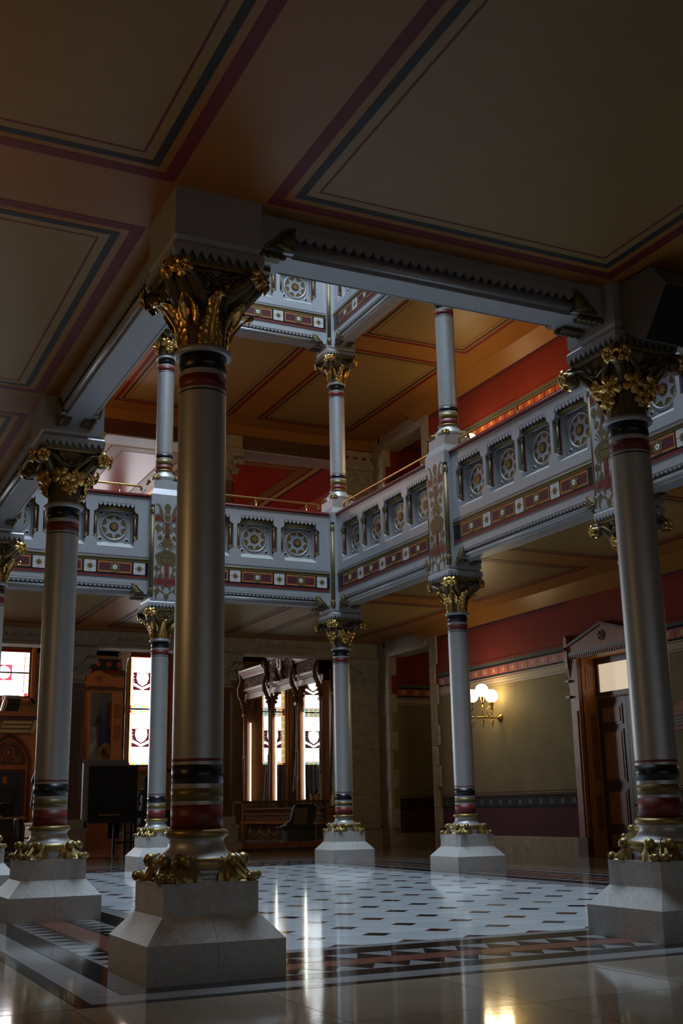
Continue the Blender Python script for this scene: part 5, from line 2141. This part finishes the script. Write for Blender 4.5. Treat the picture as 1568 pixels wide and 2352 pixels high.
q.prism([(-.42, .46), (.50, .46), (.58, .58), (.62, .95), (.50, 1.05), (-.06, 1.05), (-.12, .95), (-.22, .60)], 'y', .02, .16, mat('dark_leather', (.02, .018, .016), .55))
O('seat_back', q, t)
q = M()
q.grid(lambda u, v: (-.10 + .42 * u + .08 * v - .12 * v, .0 - .02 * sin(u * 9), .95 - .48 * v), 8, 8, mat('tan_cloth', (.22, .15, .10), .8))
O('cloth', q, t)
q = M()
q.box(-.45, .42, -.28, .16, 0, .40, MATS['dark_leather'])
q.prism([(-.7, .38), (-.45, .46), (.45, .46), (.40, .38)], 'y', -.25, .12, MATS['dark_leather'])
O('seat_base', q, t)
t = T('trestle_rack', 'low rack of arched bars in the left half of the low display case', 'rack', (9.95, 24.0, .24))
for k in range(4):
    q = M()
    x = -.45 + .30 * k
    q.tube([(x + .14 * cos(a * PI / 8), -.1, .42 - .22 * sin(a * PI / 8)) for a in range(9)], .008, BRASS, 5)
    q.tube([(x + .15, -.1, 0), (x + .15, -.1, .44)], .012, WOODD, 6)
    O('rack_bar', q, t)
q = M()
q.box(-.62, .62, -.12, -.06, .42, .45, WOODD)
q.box(-.62, .62, -.14, .1, 0, .04, WOODD)
O('rack_frame', q, t)

# ---- black-faced loudspeaker on the right-hand pier
t = T('pier_loudspeaker', 'grey loudspeaker with slanted black face, under the ceiling at upper right', 'loudspeaker', (4.10, -.375, 5.3))
q = M()
q.prism([(-.002, .72), (-.46, .70), (-.63, .47), (-.28, .03), (-.002, .22)], 'x', 0, .86, mat('taupe_speaker_case', (.13, .12, .115), .5))
O('speaker_case', q, t)
q = M()
n_ = Vector((0, -.78, -.62)) * .012
pa, pb = Vector((0, -.625, .465)), Vector((0, -.29, .045))
c0 = [Vector((x, p.y, p.z)) for p, x in ((pa, .02), (pa, .84), (pb, .84), (pb, .02))]
c1 = [v + n_ for v in c0]
q.add(c0 + c1, [(0, 1, 2, 3), (7, 6, 5, 4), (0, 4, 5, 1), (1, 5, 6, 2), (2, 6, 7, 3), (3, 7, 4, 0)], BBLACK)
O('speaker_face', q, t)

# ---- small gabled notice board on the right wall
t = T('gabled_notice_board', 'small red-orange gabled notice board on the right wall at the photo edge', 'notice board', (XW, 9.62, 2.78))
q = M()
q.box(-.06, 0, -.36, .36, -.22, .14, mat('orange_red_wood', (.34, .075, .03), .5))
q.prism([(-.40, .14), (.40, .14), (.36, .20), (0, .36), (-.36, .20)], 'x', -.08, 0, MATS['orange_red_wood'])
O('board_frame', q, t)
q = M()
q.box(-.068, -.06, -.31, .31, -.15, .08, mat('dull_plum_board', (.13, .06, .07), .6))
for k in range(3):
    for j in range(7):
        q.box(-.0695, -.068, -.28 + j * .08, -.225 + j * .08, -.11 + k * .06, -.085 + k * .06, WCREAM)
O('notice_panel', q, t)


# ---- three-globe brass wall lamps
def sconce(y, z, label, power):
    t = T('three_globe_wall_lamp', label, 'lamp', (XW, y, z), 0, 'brass wall lamps of the right aisle')
    q = M()
    pr = [(.0, 0), (.11, .0), (.115, .012), (.09, .03), (.075, .05), (.045, .075), (.02, .09)]
    v = M()
    v.lathe(pr, BRASS, 24)
    q.add([(-c, a, b) for a, b, c in v.v], v.f, BRASS, True)
    O('back_plate', q, t)
    q = M()
    q.tube([(-.05, 0, 0), (-.25, 0, -.01), (-.50, 0, 0), (-.72, 0, 0)], .018, BRASS, 8)
    q.tube([(-.5, -.0, 0), (-.5, .22, .0)], .014, BRASS, 8)
    q.tube([(-.5, 0, 0), (-.5, -.22, .0)], .014, BRASS, 8)
    pts = []
    for i in range(26):
        a = i / 25 * 2.6 * PI
        r = .15 * (1 - i / 29)
        pts.append((-.28 - r * sin(a) * .9, 0, .17 - r * cos(a)))
    q.tube(pts, .010, BRASS, 6)
    O('lamp_arm', q, t)
    for k, (x, yy, zz) in enumerate(((-.28, -.06, .38), (-.52, .0, .52), (-.76, .10, .38))):
        q = M()
        q.tube([(x, yy, -.02), (x, yy, zz - .12)], .013, BRASS, 8)
        q.tube([(x, yy, zz - .20), (x, yy, zz - .17), (x, yy, zz - .12), (x, yy, zz - .08), (x, yy, zz - .02), (x, yy, zz)], [.02, .035, .025, .045, .05, .06], BRASS, 12)
        q.tube([(x, yy, -.05), (x, yy, -.09), (x, yy, -.14), (x, yy, -.2), (x, yy, -.25)], [.015, .03, .028, .012, .006], BRASS, 8)
        q.ball((x, yy, 0), .034, BRASS, 10, 6)
        st = O('lamp_stem', q, t)
        q = M()
        q.ball((x, yy, zz + .155), .165, GLOBE, 24, 16)
        O('globe', q, t)
    return t


sconce(16.35, 3.30, 'lit brass wall lamp with three white globes on the ochre wall, right of the column', 1)
sconce(16.3, 9.96, 'lit upper-storey wall lamp, only a globe tip showing over the parapet rail', 1)
